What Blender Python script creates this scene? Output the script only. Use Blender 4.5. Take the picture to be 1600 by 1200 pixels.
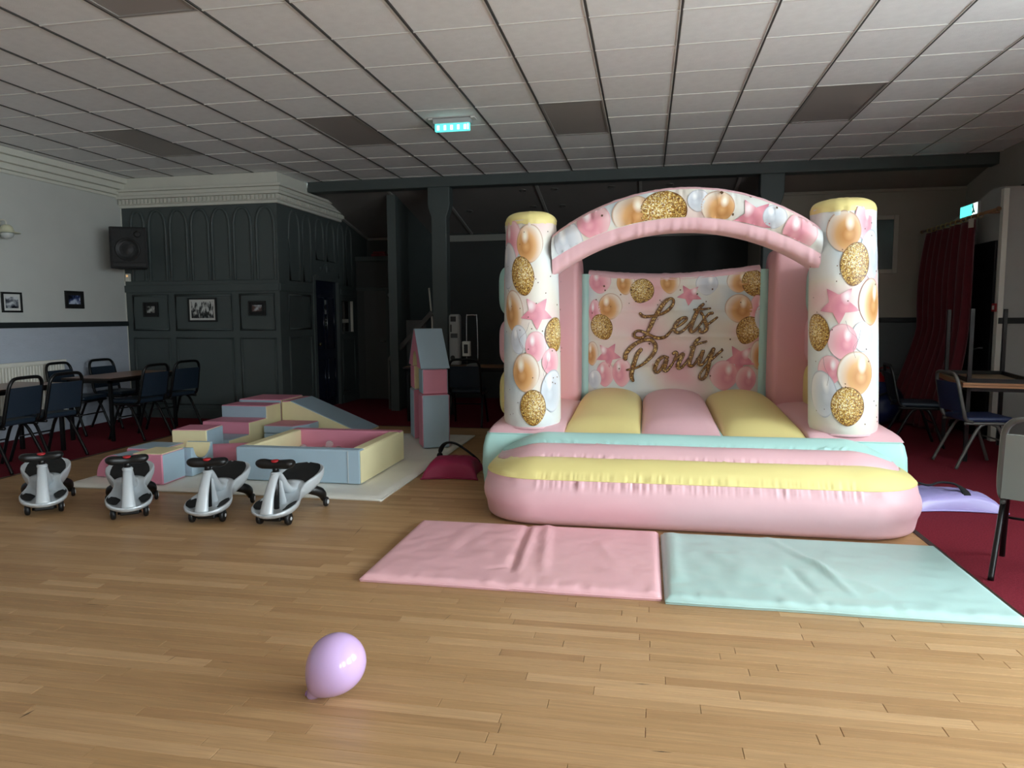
import bpy, math, random
import numpy as np
from math import sin, cos, pi, radians as R, sqrt, atan2, exp
from mathutils import Vector, Matrix

random.seed(7)
for o in list(bpy.data.objects):
    bpy.data.objects.remove(o)
scene = bpy.context.scene
COL = scene.collection

# ------------------------------------------------------------------ camera
cam_d = bpy.data.cameras.new('camera')
cam_d.sensor_width = 36.0
cam_d.lens = 1110.0 * 36.0 / 1600.0
cam_d.clip_start = 0.05
cam = bpy.data.objects.new('camera', cam_d)
COL.objects.link(cam)
cam.matrix_world = Matrix(((0.982705, -0.011458, 0.184823, 0.0),
                           (0.185079, 0.093421, -0.978273, 0.0),
                           (-0.006057, 0.995561, 0.093926, 1.40),
                           (0, 0, 0, 1)))
scene.camera = cam

# ------------------------------------------------------------------ view / world
vs = scene.view_settings
vs.view_transform = 'Standard'
vs.look = 'None'
vs.gamma = 1.0
vs.use_curve_mapping = False
vs.exposure = 0.0
WORLD_STRENGTH = 26.0

world = bpy.data.worlds.new('World')
scene.world = world
world.use_nodes = True
wn = world.node_tree
wn.nodes.clear()
w_out = wn.nodes.new('ShaderNodeOutputWorld')
w_bg = wn.nodes.new('ShaderNodeBackground')
w_tc = wn.nodes.new('ShaderNodeTexCoord')
w_sep = wn.nodes.new('ShaderNodeSeparateXYZ')
w_rmp = wn.nodes.new('ShaderNodeValToRGB')
w_rmp.color_ramp.elements[0].position = 0.46
w_rmp.color_ramp.elements[0].color = (0.64, 0.72, 0.75, 1)     # sunlit ground outside
w_rmp.color_ramp.elements[1].position = 0.52
w_rmp.color_ramp.elements[1].color = (0.81, 0.94, 1.0, 1)       # overcast bright sky
w_ma = wn.nodes.new('ShaderNodeMath')
w_ma.operation = 'MULTIPLY_ADD'
w_ma.inputs[1].default_value = 0.5
w_ma.inputs[2].default_value = 0.5
wn.links.new(w_tc.outputs['Generated'], w_sep.inputs[0])
wn.links.new(w_sep.outputs['Z'], w_ma.inputs[0])
wn.links.new(w_ma.outputs[0], w_rmp.inputs[0])
wn.links.new(w_rmp.outputs[0], w_bg.inputs[0])
w_bg.inputs[1].default_value = WORLD_STRENGTH
wn.links.new(w_bg.outputs[0], w_out.inputs[0])

# room numbers (metres)
XL, XR = -7.27, 4.18          # left / right wall
YB, YR = 8.97, -7.0           # panelled box face / wall behind the camera
ZC = 3.35                     # ceiling
YBEAM = 9.85
WINDOWS = [(2.4, 4.1), (-0.1, 1.6), (-2.9, -1.2), (-5.7, -4.0)]   # y ranges in right wall
WZ0, WZ1 = 0.90, 2.90
for wy0, wy1 in WINDOWS:      # sampling portals in the window openings
    ld = bpy.data.lights.new('window_portal', 'AREA')
    ld.shape = 'RECTANGLE'
    ld.size = WZ1 - WZ0
    ld.size_y = wy1 - wy0
    ld.cycles.is_portal = True
    lo = bpy.data.objects.new('window_portal', ld)
    COL.objects.link(lo)
    lo.location = (XR + 0.18, (wy0 + wy1) / 2, (WZ0 + WZ1) / 2)
    lo.rotation_euler = (0, R(90), 0)

# ------------------------------------------------------------------ helpers
def lin(r, g, b):
    def c(u):
        u = u / 255.0
        return u / 12.92 if u <= 0.04045 else ((u + 0.055) / 1.055) ** 2.4
    return (c(r), c(g), c(b), 1.0)

MATS = {}
def mat(name, rgb=(200, 200, 200), rough=0.6, metal=0.0, var=0.0, vscale=8.0, bump=0.0, bscale=60.0,
        stretch=(1, 1, 1), coat=0.0, emit=None, estr=0.0, spec=None, sheen=0.0):
    if name in MATS:
        return MATS[name]
    m = bpy.data.materials.new(name)
    m.use_nodes = True
    nt = m.node_tree
    b = nt.nodes['Principled BSDF']
    col = lin(*rgb)
    b.inputs['Base Color'].default_value = col
    b.inputs['Roughness'].default_value = rough
    b.inputs['Metallic'].default_value = metal
    if coat: b.inputs['Coat Weight'].default_value = coat
    if spec is not None: b.inputs['Specular IOR Level'].default_value = spec
    if sheen: b.inputs['Sheen Weight'].default_value = sheen
    if emit:
        b.inputs['Emission Color'].default_value = lin(*emit)
        b.inputs['Emission Strength'].default_value = estr
    if var or bump:
        tc = nt.nodes.new('ShaderNodeTexCoord')
        mp = nt.nodes.new('ShaderNodeMapping')
        mp.inputs['Scale'].default_value = stretch
        nt.links.new(tc.outputs['Object'], mp.inputs[0])
        if var:
            n = nt.nodes.new('ShaderNodeTexNoise')
            n.inputs['Scale'].default_value = vscale
            n.inputs['Detail'].default_value = 4
            nt.links.new(mp.outputs[0], n.inputs['Vector'])
            hs = nt.nodes.new('ShaderNodeHueSaturation')
            hs.inputs['Color'].default_value = col
            mr = nt.nodes.new('ShaderNodeMapRange')
            mr.inputs['From Min'].default_value = 0.25
            mr.inputs['From Max'].default_value = 0.75
            mr.inputs['To Min'].default_value = 1 - var
            mr.inputs['To Max'].default_value = 1 + var
            nt.links.new(n.outputs['Fac'], mr.inputs['Value'])
            nt.links.new(mr.outputs[0], hs.inputs['Value'])
            nt.links.new(hs.outputs[0], b.inputs['Base Color'])
        if bump:
            n2 = nt.nodes.new('ShaderNodeTexNoise')
            n2.inputs['Scale'].default_value = bscale
            n2.inputs['Detail'].default_value = 3
            nt.links.new(mp.outputs[0], n2.inputs['Vector'])
            bp = nt.nodes.new('ShaderNodeBump')
            bp.inputs['Strength'].default_value = bump
            bp.inputs['Distance'].default_value = 0.01
            nt.links.new(n2.outputs['Fac'], bp.inputs['Height'])
            nt.links.new(bp.outputs[0], b.inputs['Normal'])
    MATS[name] = m
    return m

class MB:
    """collects geometry for one mesh object"""
    def __init__(s):
        s.v = []; s.f = []
    def add(s, vs_, fs_):
        o = len(s.v)
        s.v.extend([tuple(p) for p in vs_])
        s.f.extend([tuple(i + o for i in f) for f in fs_])
        return s
    def box(s, x0, x1, y0, y1, z0, z1):
        return s.add([(x0, y0, z0), (x1, y0, z0), (x1, y1, z0), (x0, y1, z0),
                      (x0, y0, z1), (x1, y0, z1), (x1, y1, z1), (x0, y1, z1)],
                     [(0, 3, 2, 1), (4, 5, 6, 7), (0, 1, 5, 4), (1, 2, 6, 5), (2, 3, 7, 6), (3, 0, 4, 7)])
    def obox(s, c, size, M=None):
        M = M or Matrix.Identity(3)
        hx, hy, hz = size[0] / 2, size[1] / 2, size[2] / 2
        pts = []
        for p in [(-1, -1, -1), (1, -1, -1), (1, 1, -1), (-1, 1, -1), (-1, -1, 1), (1, -1, 1), (1, 1, 1), (-1, 1, 1)]:
            q = M @ Vector((p[0] * hx, p[1] * hy, p[2] * hz)) + Vector(c)
            pts.append(q)
        return s.add(pts, [(0, 3, 2, 1), (4, 5, 6, 7), (0, 1, 5, 4), (1, 2, 6, 5), (2, 3, 7, 6), (3, 0, 4, 7)])
    def tube(s, pts, r, n=8, closed=False, flat=(1, 1), up=None):
        P = [Vector(p) for p in pts]
        m = len(P)
        rr = r if isinstance(r, (list, tuple)) else [r] * m
        T = []
        for i in range(m):
            if closed:
                t = P[(i + 1) % m] - P[i - 1]
            else:
                t = P[min(i + 1, m - 1)] - P[max(i - 1, 0)]
            T.append(t.normalized())
        a = Vector(up) if up else (Vector((0, 0, 1)) if abs(T[0].z) < 0.9 else Vector((0, 1, 0)))
        N = (a - T[0] * a.dot(T[0])).normalized()
        vs_ = []
        for i in range(m):
            base = Vector(up) if up else N
            N = (base - T[i] * base.dot(T[i]))
            if N.length < 1e-6: N = T[i].orthogonal()
            N.normalize()
            B = T[i].cross(N)
            for k in range(n):
                an = 2 * pi * k / n
                vs_.append(P[i] + (N * cos(an) * flat[0] + B * sin(an) * flat[1]) * rr[i])
        fs_ = []
        for i in range(m if closed else m - 1):
            j = (i + 1) % m
            for k in range(n):
                l = (k + 1) % n
                fs_.append((i * n + k, i * n + l, j * n + l, j * n + k))
        if not closed:
            fs_.append(tuple(range(n - 1, -1, -1)))
            fs_.append(tuple((m - 1) * n + k for k in range(n)))
        return s.add(vs_, fs_)
    def lathe(s, prof, n=24, o=(0, 0, 0), M=None):
        M = M or Matrix.Identity(3)
        o = Vector(o)
        vs_ = []
        for r, z in prof:
            for k in range(n):
                a = 2 * pi * k / n
                vs_.append(o + M @ Vector((r * cos(a), r * sin(a), z)))
        fs_ = []
        for i in range(len(prof) - 1):
            for k in range(n):
                l = (k + 1) % n
                fs_.append((i * n + k, i * n + l, (i + 1) * n + l, (i + 1) * n + k))
        if prof[0][0] > 1e-5: fs_.append(tuple(range(n - 1, -1, -1)))
        if prof[-1][0] > 1e-5: fs_.append(tuple((len(prof) - 1) * n + k for k in range(n)))
        return s.add(vs_, fs_)
    def grid(s, fn, nu, nv, wrap=False, flip=False):
        vs_ = [fn(i / nu, j / nv) for j in range(nv + 1) for i in range(nu + (0 if wrap else 1))]
        w = nu if wrap else nu + 1
        fs_ = []
        for j in range(nv):
            for i in range(nu):
                a = j * w + i; b = j * w + (i + 1) % w
                q = (a, b, b + w, a + w)
                fs_.append(q[::-1] if flip else q)
        return s.add(vs_, fs_)
    def prism(s, poly, fn, t0, t1):
        n = len(poly)
        vs_ = [fn(a, b, t0) for a, b in poly] + [fn(a, b, t1) for a, b in poly]
        fs_ = [tuple(range(n - 1, -1, -1)), tuple(range(n, 2 * n))]
        for i in range(n):
            j = (i + 1) % n
            fs_.append((i, j, n + j, n + i))
        return s.add(vs_, fs_)
    def build(s, name, m, parent=None, smooth=False, bevel=0.0, bseg=2, sub=0, world=False, uv=None, flat_angle=None):
        me = bpy.data.meshes.new(name)
        vs_ = s.v
        if world and parent is not None:
            L = parent.location
            vs_ = [(p[0] - L[0], p[1] - L[1], p[2] - L[2]) for p in s.v]
        me.from_pydata(vs_, [], s.f)
        me.update()
        if uv is not None:
            ul = me.uv_layers.new(name='UVMap')
            for lp in me.loops:
                ul.data[lp.index].uv = uv[lp.vertex_index]
        if smooth:
            me.polygons.foreach_set('use_smooth', [True] * len(me.polygons))
            if flat_angle:
                me.set_sharp_from_angle(angle=R(flat_angle))
        if m is not None: me.materials.append(m)
        o = bpy.data.objects.new(name, me)
        COL.objects.link(o)
        if parent is not None: o.parent = parent
        if bevel:
            md = o.modifiers.new('bevel', 'BEVEL'); md.width = bevel; md.segments = bseg
            md.limit_method = 'ANGLE'; md.angle_limit = R(35)
        if sub:
            md = o.modifiers.new('sub', 'SUBSURF'); md.levels = sub; md.render_levels = sub
        return o

def tag(o, label, cat, group=None, kind=None):
    if label: o['label'] = label
    if cat: o['category'] = cat
    if group: o['group'] = group
    if kind: o['kind'] = kind
    return o
def thing(name, label, cat, loc=(0, 0, 0), rz=0.0, group=None):
    o = bpy.data.objects.new(name, None)
    o.empty_display_size = 0.1
    COL.objects.link(o)
    o.location = loc
    o.rotation_euler = (0, 0, rz)
    return tag(o, label, cat, group)
def struct(o):
    o['kind'] = 'structure'
    return o
def copy_tree(o, parent=None):
    c = o.copy()
    COL.objects.link(c)
    if parent is not None: c.parent = parent
    for ch in list(o.children):
        copy_tree(ch, c)
    return c
def place(o, loc, rz, label=None, group=None):
    o.location = loc
    o.rotation_euler = (0, 0, rz)
    if label: o['label'] = label
    if group: o['group'] = group
    return o
def cr(pts, n=6, closed=False):
    """Catmull-Rom through points (any dimension)"""
    P = [np.array(p, float) for p in pts]
    m = len(P)
    out = []
    rng = range(m if closed else m - 1)
    for i in rng:
        if closed:
            p0, p1, p2, p3 = P[i - 1], P[i], P[(i + 1) % m], P[(i + 2) % m]
        else:
            p1, p2 = P[i], P[i + 1]
            p0 = P[i - 1] if i > 0 else 2 * p1 - p2
            p3 = P[i + 2] if i + 2 < m else 2 * p2 - p1
        for k in range(n):
            t = k / n
            out.append(tuple(0.5 * (2 * p1 + (p2 - p0) * t + (2 * p0 - 5 * p1 + 4 * p2 - p3) * t * t + (3 * p1 - p0 - 3 * p2 + p3) * t ** 3)))
    if not closed: out.append(tuple(P[-1]))
    return out
_rs = np.random.RandomState(5)
_tab = _rs.rand(4096)
def n1(x):
    i = math.floor(x); f = x - i; f = f * f * (3 - 2 * f)
    return _tab[i % 4096] * (1 - f) + _tab[(i + 1) % 4096] * f - 0.5
def n2(x, y):
    i = math.floor(y); f = y - i; f = f * f * (3 - 2 * f)
    return n1(x + 57 * i) * (1 - f) + n1(x + 57 * (i + 1)) * f
def sbox(x, w):   # smoothstep
    t = max(0.0, min(1.0, x / w)); return t * t * (3 - 2 * t)

# ------------------------------------------------------------------ wood & special materials
def wood_floor_mat():
    m = bpy.data.materials.new('maple_floor'); m.use_nodes = True
    nt = m.node_tree; b = nt.nodes['Principled BSDF']
    geo = nt.nodes.new('ShaderNodeNewGeometry')
    oi = nt.nodes.new('ShaderNodeObjectInfo')
    ad = nt.nodes.new('ShaderNodeMath'); ad.operation = 'ADD'
    fr = nt.nodes.new('ShaderNodeMath'); fr.operation = 'FRACT'
    nt.links.new(geo.outputs['Random Per Island'], ad.inputs[0])
    nt.links.new(oi.outputs['Random'], ad.inputs[1])
    nt.links.new(ad.outputs[0], fr.inputs[0])
    ramp = nt.nodes.new('ShaderNodeValToRGB')
    e = ramp.color_ramp.elements
    e[0].position = 0.0; e[0].color = lin(172, 133, 92)
    e[1].position = 1.0; e[1].color = lin(201, 163, 120)
    x = ramp.color_ramp.elements.new(0.2); x.color = lin(177, 139, 96)
    x = ramp.color_ramp.elements.new(0.8); x.color = lin(187, 149, 106)
    nt.links.new(fr.outputs[0], ramp.inputs[0])
    mp = nt.nodes.new('ShaderNodeMapping'); mp.inputs['Scale'].default_value = (2.2, 55, 1)
    nt.links.new(geo.outputs['Position'], mp.inputs[0])
    off = nt.nodes.new('ShaderNodeCombineXYZ')
    mu = nt.nodes.new('ShaderNodeMath'); mu.operation = 'MULTIPLY'; mu.inputs[1].default_value = 40
    nt.links.new(fr.outputs[0], mu.inputs[0]); nt.links.new(mu.outputs[0], off.inputs[2])
    va = nt.nodes.new('ShaderNodeVectorMath'); va.operation = 'ADD'
    nt.links.new(mp.outputs[0], va.inputs[0]); nt.links.new(off.outputs[0], va.inputs[1])
    n = nt.nodes.new('ShaderNodeTexNoise'); n.inputs['Scale'].default_value = 1.6; n.inputs['Detail'].default_value = 6
    n.inputs['Roughness'].default_value = 0.65; n.inputs['Distortion'].default_value = 0.4
    nt.links.new(va.outputs[0], n.inputs['Vector'])
    mr = nt.nodes.new('ShaderNodeMapRange'); mr.inputs['From Min'].default_value = .3; mr.inputs['From Max'].default_value = .72
    mr.inputs['To Min'].default_value = 0.80; mr.inputs['To Max'].default_value = 1.12
    nt.links.new(n.outputs['Fac'], mr.inputs['Value'])
    # worn, greyer traffic stains
    n3 = nt.nodes.new('ShaderNodeTexNoise'); n3.inputs['Scale'].default_value = 0.9; n3.inputs['Detail'].default_value = 5
    nt.links.new(geo.outputs['Position'], n3.inputs['Vector'])
    mr3 = nt.nodes.new('ShaderNodeMapRange'); mr3.inputs['From Min'].default_value = .3; mr3.inputs['From Max'].default_value = .7
    mr3.inputs['To Min'].default_value = 0.92; mr3.inputs['To Max'].default_value = 1.05
    nt.links.new(n3.outputs['Fac'], mr3.inputs['Value'])
    mm = nt.nodes.new('ShaderNodeMath'); mm.operation = 'MULTIPLY'
    nt.links.new(mr.outputs[0], mm.inputs[0]); nt.links.new(mr3.outputs[0], mm.inputs[1])
    hs = nt.nodes.new('ShaderNodeHueSaturation')
    nt.links.new(ramp.outputs[0], hs.inputs['Color']); nt.links.new(mm.outputs[0], hs.inputs['Value'])
    nt.links.new(hs.outputs[0], b.inputs['Base Color'])
    b.inputs['Roughness'].default_value = 0.42
    b.inputs['Specular IOR Level'].default_value = 0.4
    return m
M_WOOD = wood_floor_mat()

def wallpaper_mat():   # embossed anaglypta paper: fine relief
    return mat('lilac_grey_embossed_paper', (178, 184, 194), .75, bump=.55, bscale=42, stretch=(1, .6, 1.6), var=.03)

M_CARPET = mat('red_carpet', (116, 36, 47), .97, var=.30, vscale=95, bump=.6, bscale=260, spec=.08)
M_WALLGREY = mat('pale_grey_paint', (196, 197, 192), .8, var=.03, vscale=3)
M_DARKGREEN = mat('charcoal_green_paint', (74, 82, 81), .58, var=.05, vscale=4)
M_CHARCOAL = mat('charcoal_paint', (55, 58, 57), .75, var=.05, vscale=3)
M_BEIGE = mat('warm_grey_paint', (150, 142, 130), .8, var=.03, vscale=3)
M_WHITE = mat('white_gloss_paint', (222, 220, 210), .5)
M_CORNICE = mat('cream_plaster', (214, 213, 202), .7, var=.02)
M_BLACK = mat('black_paint', (17, 18, 19), .45)
M_TILE = mat('ceiling_tile', (245, 246, 246), .92, var=.035, vscale=14, bump=.35, bscale=170)
M_BARW = mat('ceiling_bar_white', (225, 223, 218), .6)
M_BAR_SHADE = mat('ceiling_bar_shade', (72, 70, 68), .6)  # shade on the runner bars, put into their colour
# ================================================================== SETTING
WX0, WX1, WY1 = -5.60, 1.71, 8.66      # wooden dance floor
WY0 = -4.0
fl = MB()
fl.box(XL - .1, XR + .1, YR - .1, 12.3, -.12, -.016)                      # slab
fl.box(XL - .1, WX0, YR - .1, 12.3, -.016, 0.0)
fl.box(WX1, XR + .1, YR - .1, 12.3, -.016, 0.0)
fl.box(WX0, WX1, WY1, 12.3, -.016, 0.0)
fl.box(WX0, WX1, YR - .1, WY0, -.016, 0.0)
floor = struct(fl.build('floor', M_CARPET))
floor['label'] = 'dark red carpet around a maple strip dance floor'

# planks: nearest rows one by one, the rest joined
PW = 0.0605
pl_meshes = {}
field = MB()
rr_ = random.Random(3)
row = 0
y = WY0
while y < WY1 - 0.001:
    y1 = min(y + PW, WY1)
    x = WX0
    first = True
    while x < WX1 - 0.02:
        ln = rr_.choice([.35, .5, .65, .8, .95, 1.1, 1.3])
        if first: ln *= rr_.uniform(.3, 1); first = False
        x1 = min(x + ln, WX1)
        if WX1 - x1 < .12: x1 = WX1
        vis = (1.85 < y < 3.35) and x1 > -y * .86 - .45 and x < y * .56 + .5
        if vis:
            key = round(x1 - x, 3)
            if key not in pl_meshes:
                me = bpy.data.meshes.new('plank')
                w, h, g = x1 - x - .0020, PW - .0014, .0012
                me.from_pydata([(0, 0, -.014), (w, 0, -.014), (w, h, -.014), (0, h, -.014), (0, 0, -.001), (w, 0, -.001), (w, h, -.001), (0, h, -.001),
                                (g, g, 0), (w - g, g, 0), (w - g, h - g, 0), (g, h - g, 0)], [],
                               [(0, 3, 2, 1), (0, 1, 5, 4), (1, 2, 6, 5), (2, 3, 7, 6), (3, 0, 4, 7), (4, 5, 9, 8), (5, 6, 10, 9), (6, 7, 11, 10), (7, 4, 8, 11), (8, 9, 10, 11)])
                me.materials.append(M_WOOD)
                pl_meshes[key] = me
            o = bpy.data.objects.new('plank', pl_meshes[key])
            COL.objects.link(o); o.parent = floor
            o.location = (x, y, rr_.uniform(-.0006, 0))
        else:
            zt = rr_.uniform(-.0006, 0)
            field.box(x, x1 - .0012, y, y1 - .0010, -.014, zt)
        x = x1
    y = y1
pf = field.build('plank_field', M_WOOD, floor); pf['kind'] = 'stuff'

# metal edge strips round the dance floor
st = MB().box(WX1 - .004, WX1 + .03, WY0, WY1, 0.0, .004); t = struct(st.build('trim_1', mat('edge_strip', (92, 74, 62), .4, .6), None))
st = MB().box(WX0 - .03, WX0 + .004, WY0, WY1, 0.0, .004); t = struct(st.build('trim_2', MATS['edge_strip'], None))
st = MB().box(WX0 - .03, WX1 + .03, WY1 - .004, WY1 + .03, 0.0, .0045); t = struct(st.build('trim_3', MATS['edge_strip'], None))

# ---- ceiling : tiles, bars
cl = MB().box(XL - .1, XR + .1, YR - .1, YBEAM + .02, ZC + .04, ZC + .12)
ceiling = struct(cl.build('ceiling', mat('ceiling_void', (90, 88, 85), .9)))
ceiling['label'] = 'suspended ceiling of square off-white mineral tiles'
gx = [0.2 + .6 * k for k in range(-14, 9)]; gx = [x for x in gx if XL < x < XR]
gy = [6.67 + .6 * k for k in range(-24, 7)]; gy = [y for y in gy if YR < y < YBEAM]
LIGHTS = [(-5.8, 6.67), (-3.4, 6.67), (-1.0, 6.67), (1.4, 6.67), (-3.4, 3.07)]
def is_light(x, y):
    for lx, ly in LIGHTS:
        if abs(x - lx) < .05 and (abs(y - ly) < .05 or abs(y - ly - .6) < .05): return True
    return False
tile_me = {}
rest = MB()
xs = [XL] + gx + [XR]; ys = [YR] + gy + [YBEAM]
for i in range(len(xs) - 1):
    for j in range(len(ys) - 1):
        x0, x1, y0, y1 = xs[i], xs[i + 1], ys[j], ys[j + 1]
        if is_light(x0, y0): continue
        if y0 > 2.9:
            key = (round(x1 - x0, 2), round(y1 - y0, 2))
            if key not in tile_me:
                b = MB(); w, h = x1 - x0, y1 - y0
                b.add([(.008, .008, .004), (w - .008, .008, .004), (w - .008, h - .008, .004), (.008, h - .008, .004),
                       (.012, .012, .0), (w - .012, .012, .0), (w - .012, h - .012, .0), (.012, h - .012, .0), (0, 0, .016), (w, 0, .016), (w, h, .016), (0, h, .016)],
                      [(7, 6, 5, 4), (0, 4, 5, 1), (1, 5, 6, 2), (2, 6, 7, 3), (3, 7, 4, 0), (8, 0, 1, 9), (9, 1, 2, 10), (10, 2, 3, 11), (11, 3, 0, 8), (8, 9, 10, 11)])
                me = bpy.data.meshes.new('ceiling_tile'); me.from_pydata(b.v, [], b.f); me.materials.append(M_TILE)
                tile_me[key] = me
            o = bpy.data.objects.new('ceiling_tile', tile_me[key]); COL.objects.link(o); o.parent = ceiling
            o.location = (x0, y0, ZC + random.uniform(0, .002))
        else:
            rest.box(x0 + .005, x1 - .005, y0 + .005, y1 - .005, ZC + .001, ZC + .012)
o = rest.build('tile_field', M_TILE, ceiling); o['kind'] = 'stuff'
for x in gx:
    MB().box(x - .007, x + .007, YR, YBEAM, ZC - .005, ZC + .03).build('runner_bar', M_BAR_SHADE, ceiling)
    MB().box(x - .013, x - .007, YR, YBEAM, ZC - .005, ZC + .03).build('runner_lit_edge', M_BARW, ceiling)  # white strip painted as the lit edge of the same bar
for y in gy:
    cb = MB(); xa = XL
    for lx, ly in sorted(LIGHTS):
        if abs(y - ly - .6) < .05:
            cb.box(xa, lx, y - .006, y + .006, ZC - .0035, ZC + .03); xa = lx + .6
    cb.box(xa, XR, y - .006, y + .006, ZC - .0035, ZC + .03)
    cb.build('cross_bar', M_BARW, ceiling)

M_DIFF = mat('light_diffuser_off', (168, 163, 159), .35, var=.02)
LLAB = ['unlit ceiling light panel nearest the left wall, above the speaker', 'unlit ceiling light panel just left of the ceiling exit sign',
        'unlit ceiling light panel above the arch of the bouncy castle', 'unlit ceiling light panel above the right castle column',
        'unlit ceiling light panel cut by the top edge of the photo']
for (lx, ly), lb in zip(LIGHTS, LLAB):
    t = thing('ceiling_light', lb, 'light', (lx + .3, ly + .6, ZC), 0, 'recessed ceiling light panels')
    fr = MB()
    for a in ((-.292, -.272, -.592, .592), (.272, .292, -.592, .592), (-.272, .272, -.592, -.572), (-.272, .272, .572, .592)):
        fr.box(a[0], a[1], a[2], a[3], -.004, .03)
    fr.build('frame', mat('light_frame', (150, 146, 142), .5), t)
    MB().box(-.274, .274, -.574, .574, .003, .028).build('diffuser', M_DIFF, t)

# ---- left wall
lw = MB().box(XL - .15, XL, YR, YB + .02, 1.36, ZC + .04)
wall_left = struct(lw.build('wall_left', M_WALLGREY)); wall_left['label'] = 'pale grey painted wall above a dark dado rail'
MB().box(XL - .15, XL + .004, YR, YB + .02, 0, 1.31).build('dado_paper', wallpaper_mat(), wall_left)
MB().box(XL - .15, XL + .028, YR, YB + .01, 1.305, 1.372).build('trim_7', mat('dado_dark', (30, 36, 38), .5), None, bevel=.006)['kind'] = 'structure'
cor = MB()
for (d, z0, z1) in ((.02, 3.08, 3.12), (.06, 3.12, 3.19), (.11, 3.19, 3.27), (.16, 3.27, ZC - .004)):
    cor.box(XL - .02, XL + d, YR, YB - .01, z0, z1)
cor.build('trim_8', M_CORNICE, None, bevel=.008)['kind'] = 'structure'
MB().box(XL - .01, XL + .010, YB - .012, YB + .004, 0, 2.95).build('trim_9', M_CORNICE, None)['kind'] = 'structure'

# ---- panelled box in the back left corner
BX = -4.90
bf = MB().box(XL - .05, BX, YB, YB + .12, 0, ZC + .03)
wall_box = struct(bf.build('wall_front', M_DARKGREEN)); wall_box['label'] = 'dark green-grey panelled wall with gothic arch mouldings'
def moulding(path, parent, nm, r=.019, n=6, closed=True):
    MB().tube(path, r, n, closed=closed).build(nm, M_DARKGREEN, parent, smooth=True)
def lancet(w, z0, z1, n=8):
    """closed pointed-arch outline in (a, z) about a=0"""
    h = w / 2
    zs = z1 - w * .95
    out = [(-h, z0), (h, z0), (h, zs)]
    for k in range(1, n + 1):
        t = k / n
        out.append((h * cos(t * pi / 2) ** .85 if t < 1 else 0, zs + (z1 - zs) * sin(t * pi / 2)))
    for k in range(n - 1, -1, -1):
        t = k / n
        out.append((-h * cos(t * pi / 2) ** .85, zs + (z1 - zs) * sin(t * pi / 2)))
    return out
def rect(w, z0, z1):
    return [(-w / 2, z0), (w / 2, z0), (w / 2, z1), (-w / 2, z1)]
for cx in (-7.02, -6.715, -6.385, -6.055, -5.74, -5.415, -5.075):
    w = .26 if cx > -7 else .20
    moulding([(cx + a, YB - .004, z) for a, z in lancet(w, 1.93, 2.90)], wall_box, 'arch_moulding')
for x0, x1 in ((-7.15, -6.60), (-6.48, -5.62), (-5.49, -4.98)):
    moulding([((x0 + x1) / 2 + a, YB - .004, z) for a, z in rect(x1 - x0, 1.25, 1.73)], wall_box, 'panel_moulding')
    moulding([((x0 + x1) / 2 + a, YB - .004, z) for a, z in rect(x1 - x0, .20, 1.13)], wall_box, 'panel_moulding')
MB().box(XL, BX + .0, YB - .02, YB + .01, 1.775, 1.875).build('rail', M_DARKGREEN, wall_box, bevel=.008)
MB().box(XL, BX + .0, YB - .025, YB + .01, 0, .13).build('skirting', M_DARKGREEN, wall_box, bevel=.006)
# right side of the box, with a doorway
YE = 11.55
DY0, DY1, DZ = 10.0, 10.85, 2.0
HY0, HY1, HZ0, HZ1 = 10.98, 11.42, 1.16, 1.68
bs = MB()
bs.box(BX - .12, BX, YB + .12, DY0, 0, ZC + .03)
bs.box(BX - .12, BX, DY0, DY1, DZ, ZC + .03)
bs.box(BX - .12, BX, DY1, HY0, 0, ZC + .03)
bs.box(BX - .12, BX, HY0, HY1, 0, HZ0); bs.box(BX - .12, BX, HY0, HY1, HZ1, ZC)
bs.box(BX - .12, BX, HY1, 12.2, 0, ZC)
wall_bs = struct(bs.build('wall_return', M_DARKGREEN)); wall_bs['label'] = 'side of the dark panelled box with a glossy navy door'
for cy, w in ((9.42, .30), (9.80, .24), (10.22, .26), (10.6, .26), (10.98, .22), (11.3, .22)):
    z0 = 1.93 if cy < 9.95 else (2.28 if cy < 10.8 else 1.93)
    moulding([(BX + .004, cy + a, z) for a, z in lancet(w, z0, 2.90)], wall_bs, 'arch_moulding')
moulding([(BX + .004, 9.53 + a, z) for a, z in rect(.66, 1.25, 1.73)], wall_bs, 'panel_moulding')
moulding([(BX + .004, 9.53 + a, z) for a, z in rect(.66, .20, 1.13)], wall_bs, 'panel_moulding')
moulding([(BX + .004, 11.2 + a, z) for a, z in rect(.5, .20, 1.05)], wall_bs, 'panel_moulding')
MB().box(BX - .01, BX + .02, YB, DY0 - .06, 1.775, 1.875).build('rail', M_DARKGREEN, wall_bs, bevel=.008)
MB().box(BX - .01, BX + .02, 10.92, YE, 1.775, 1.875).build('rail', M_DARKGREEN, wall_bs, bevel=.008)
MB().box(BX - .01, BX + .025, 10.92, YE, 0, .13).build('skirting', M_DARKGREEN, wall_bs, bevel=.006)
# carved over-door ornament
orn = MB()
for sgn in (-1, 1):
    orn.tube([(BX + .01, 10.42 + sgn * p[0], 2.10 + p[1]) for p in cr([(.0, .12), (.06, .10), (.10, .05), (.17, .03), (.21, .07)], 4)], .014, 6)
orn.tube([(BX + .01, 10.42, 2.1), (BX + .012, 10.42, 2.17), (BX + .01, 10.42, 2.22)], [.02, .03, .008], 6)
orn.build('door_ornament', M_DARKGREEN, wall_bs, smooth=True)
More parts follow.
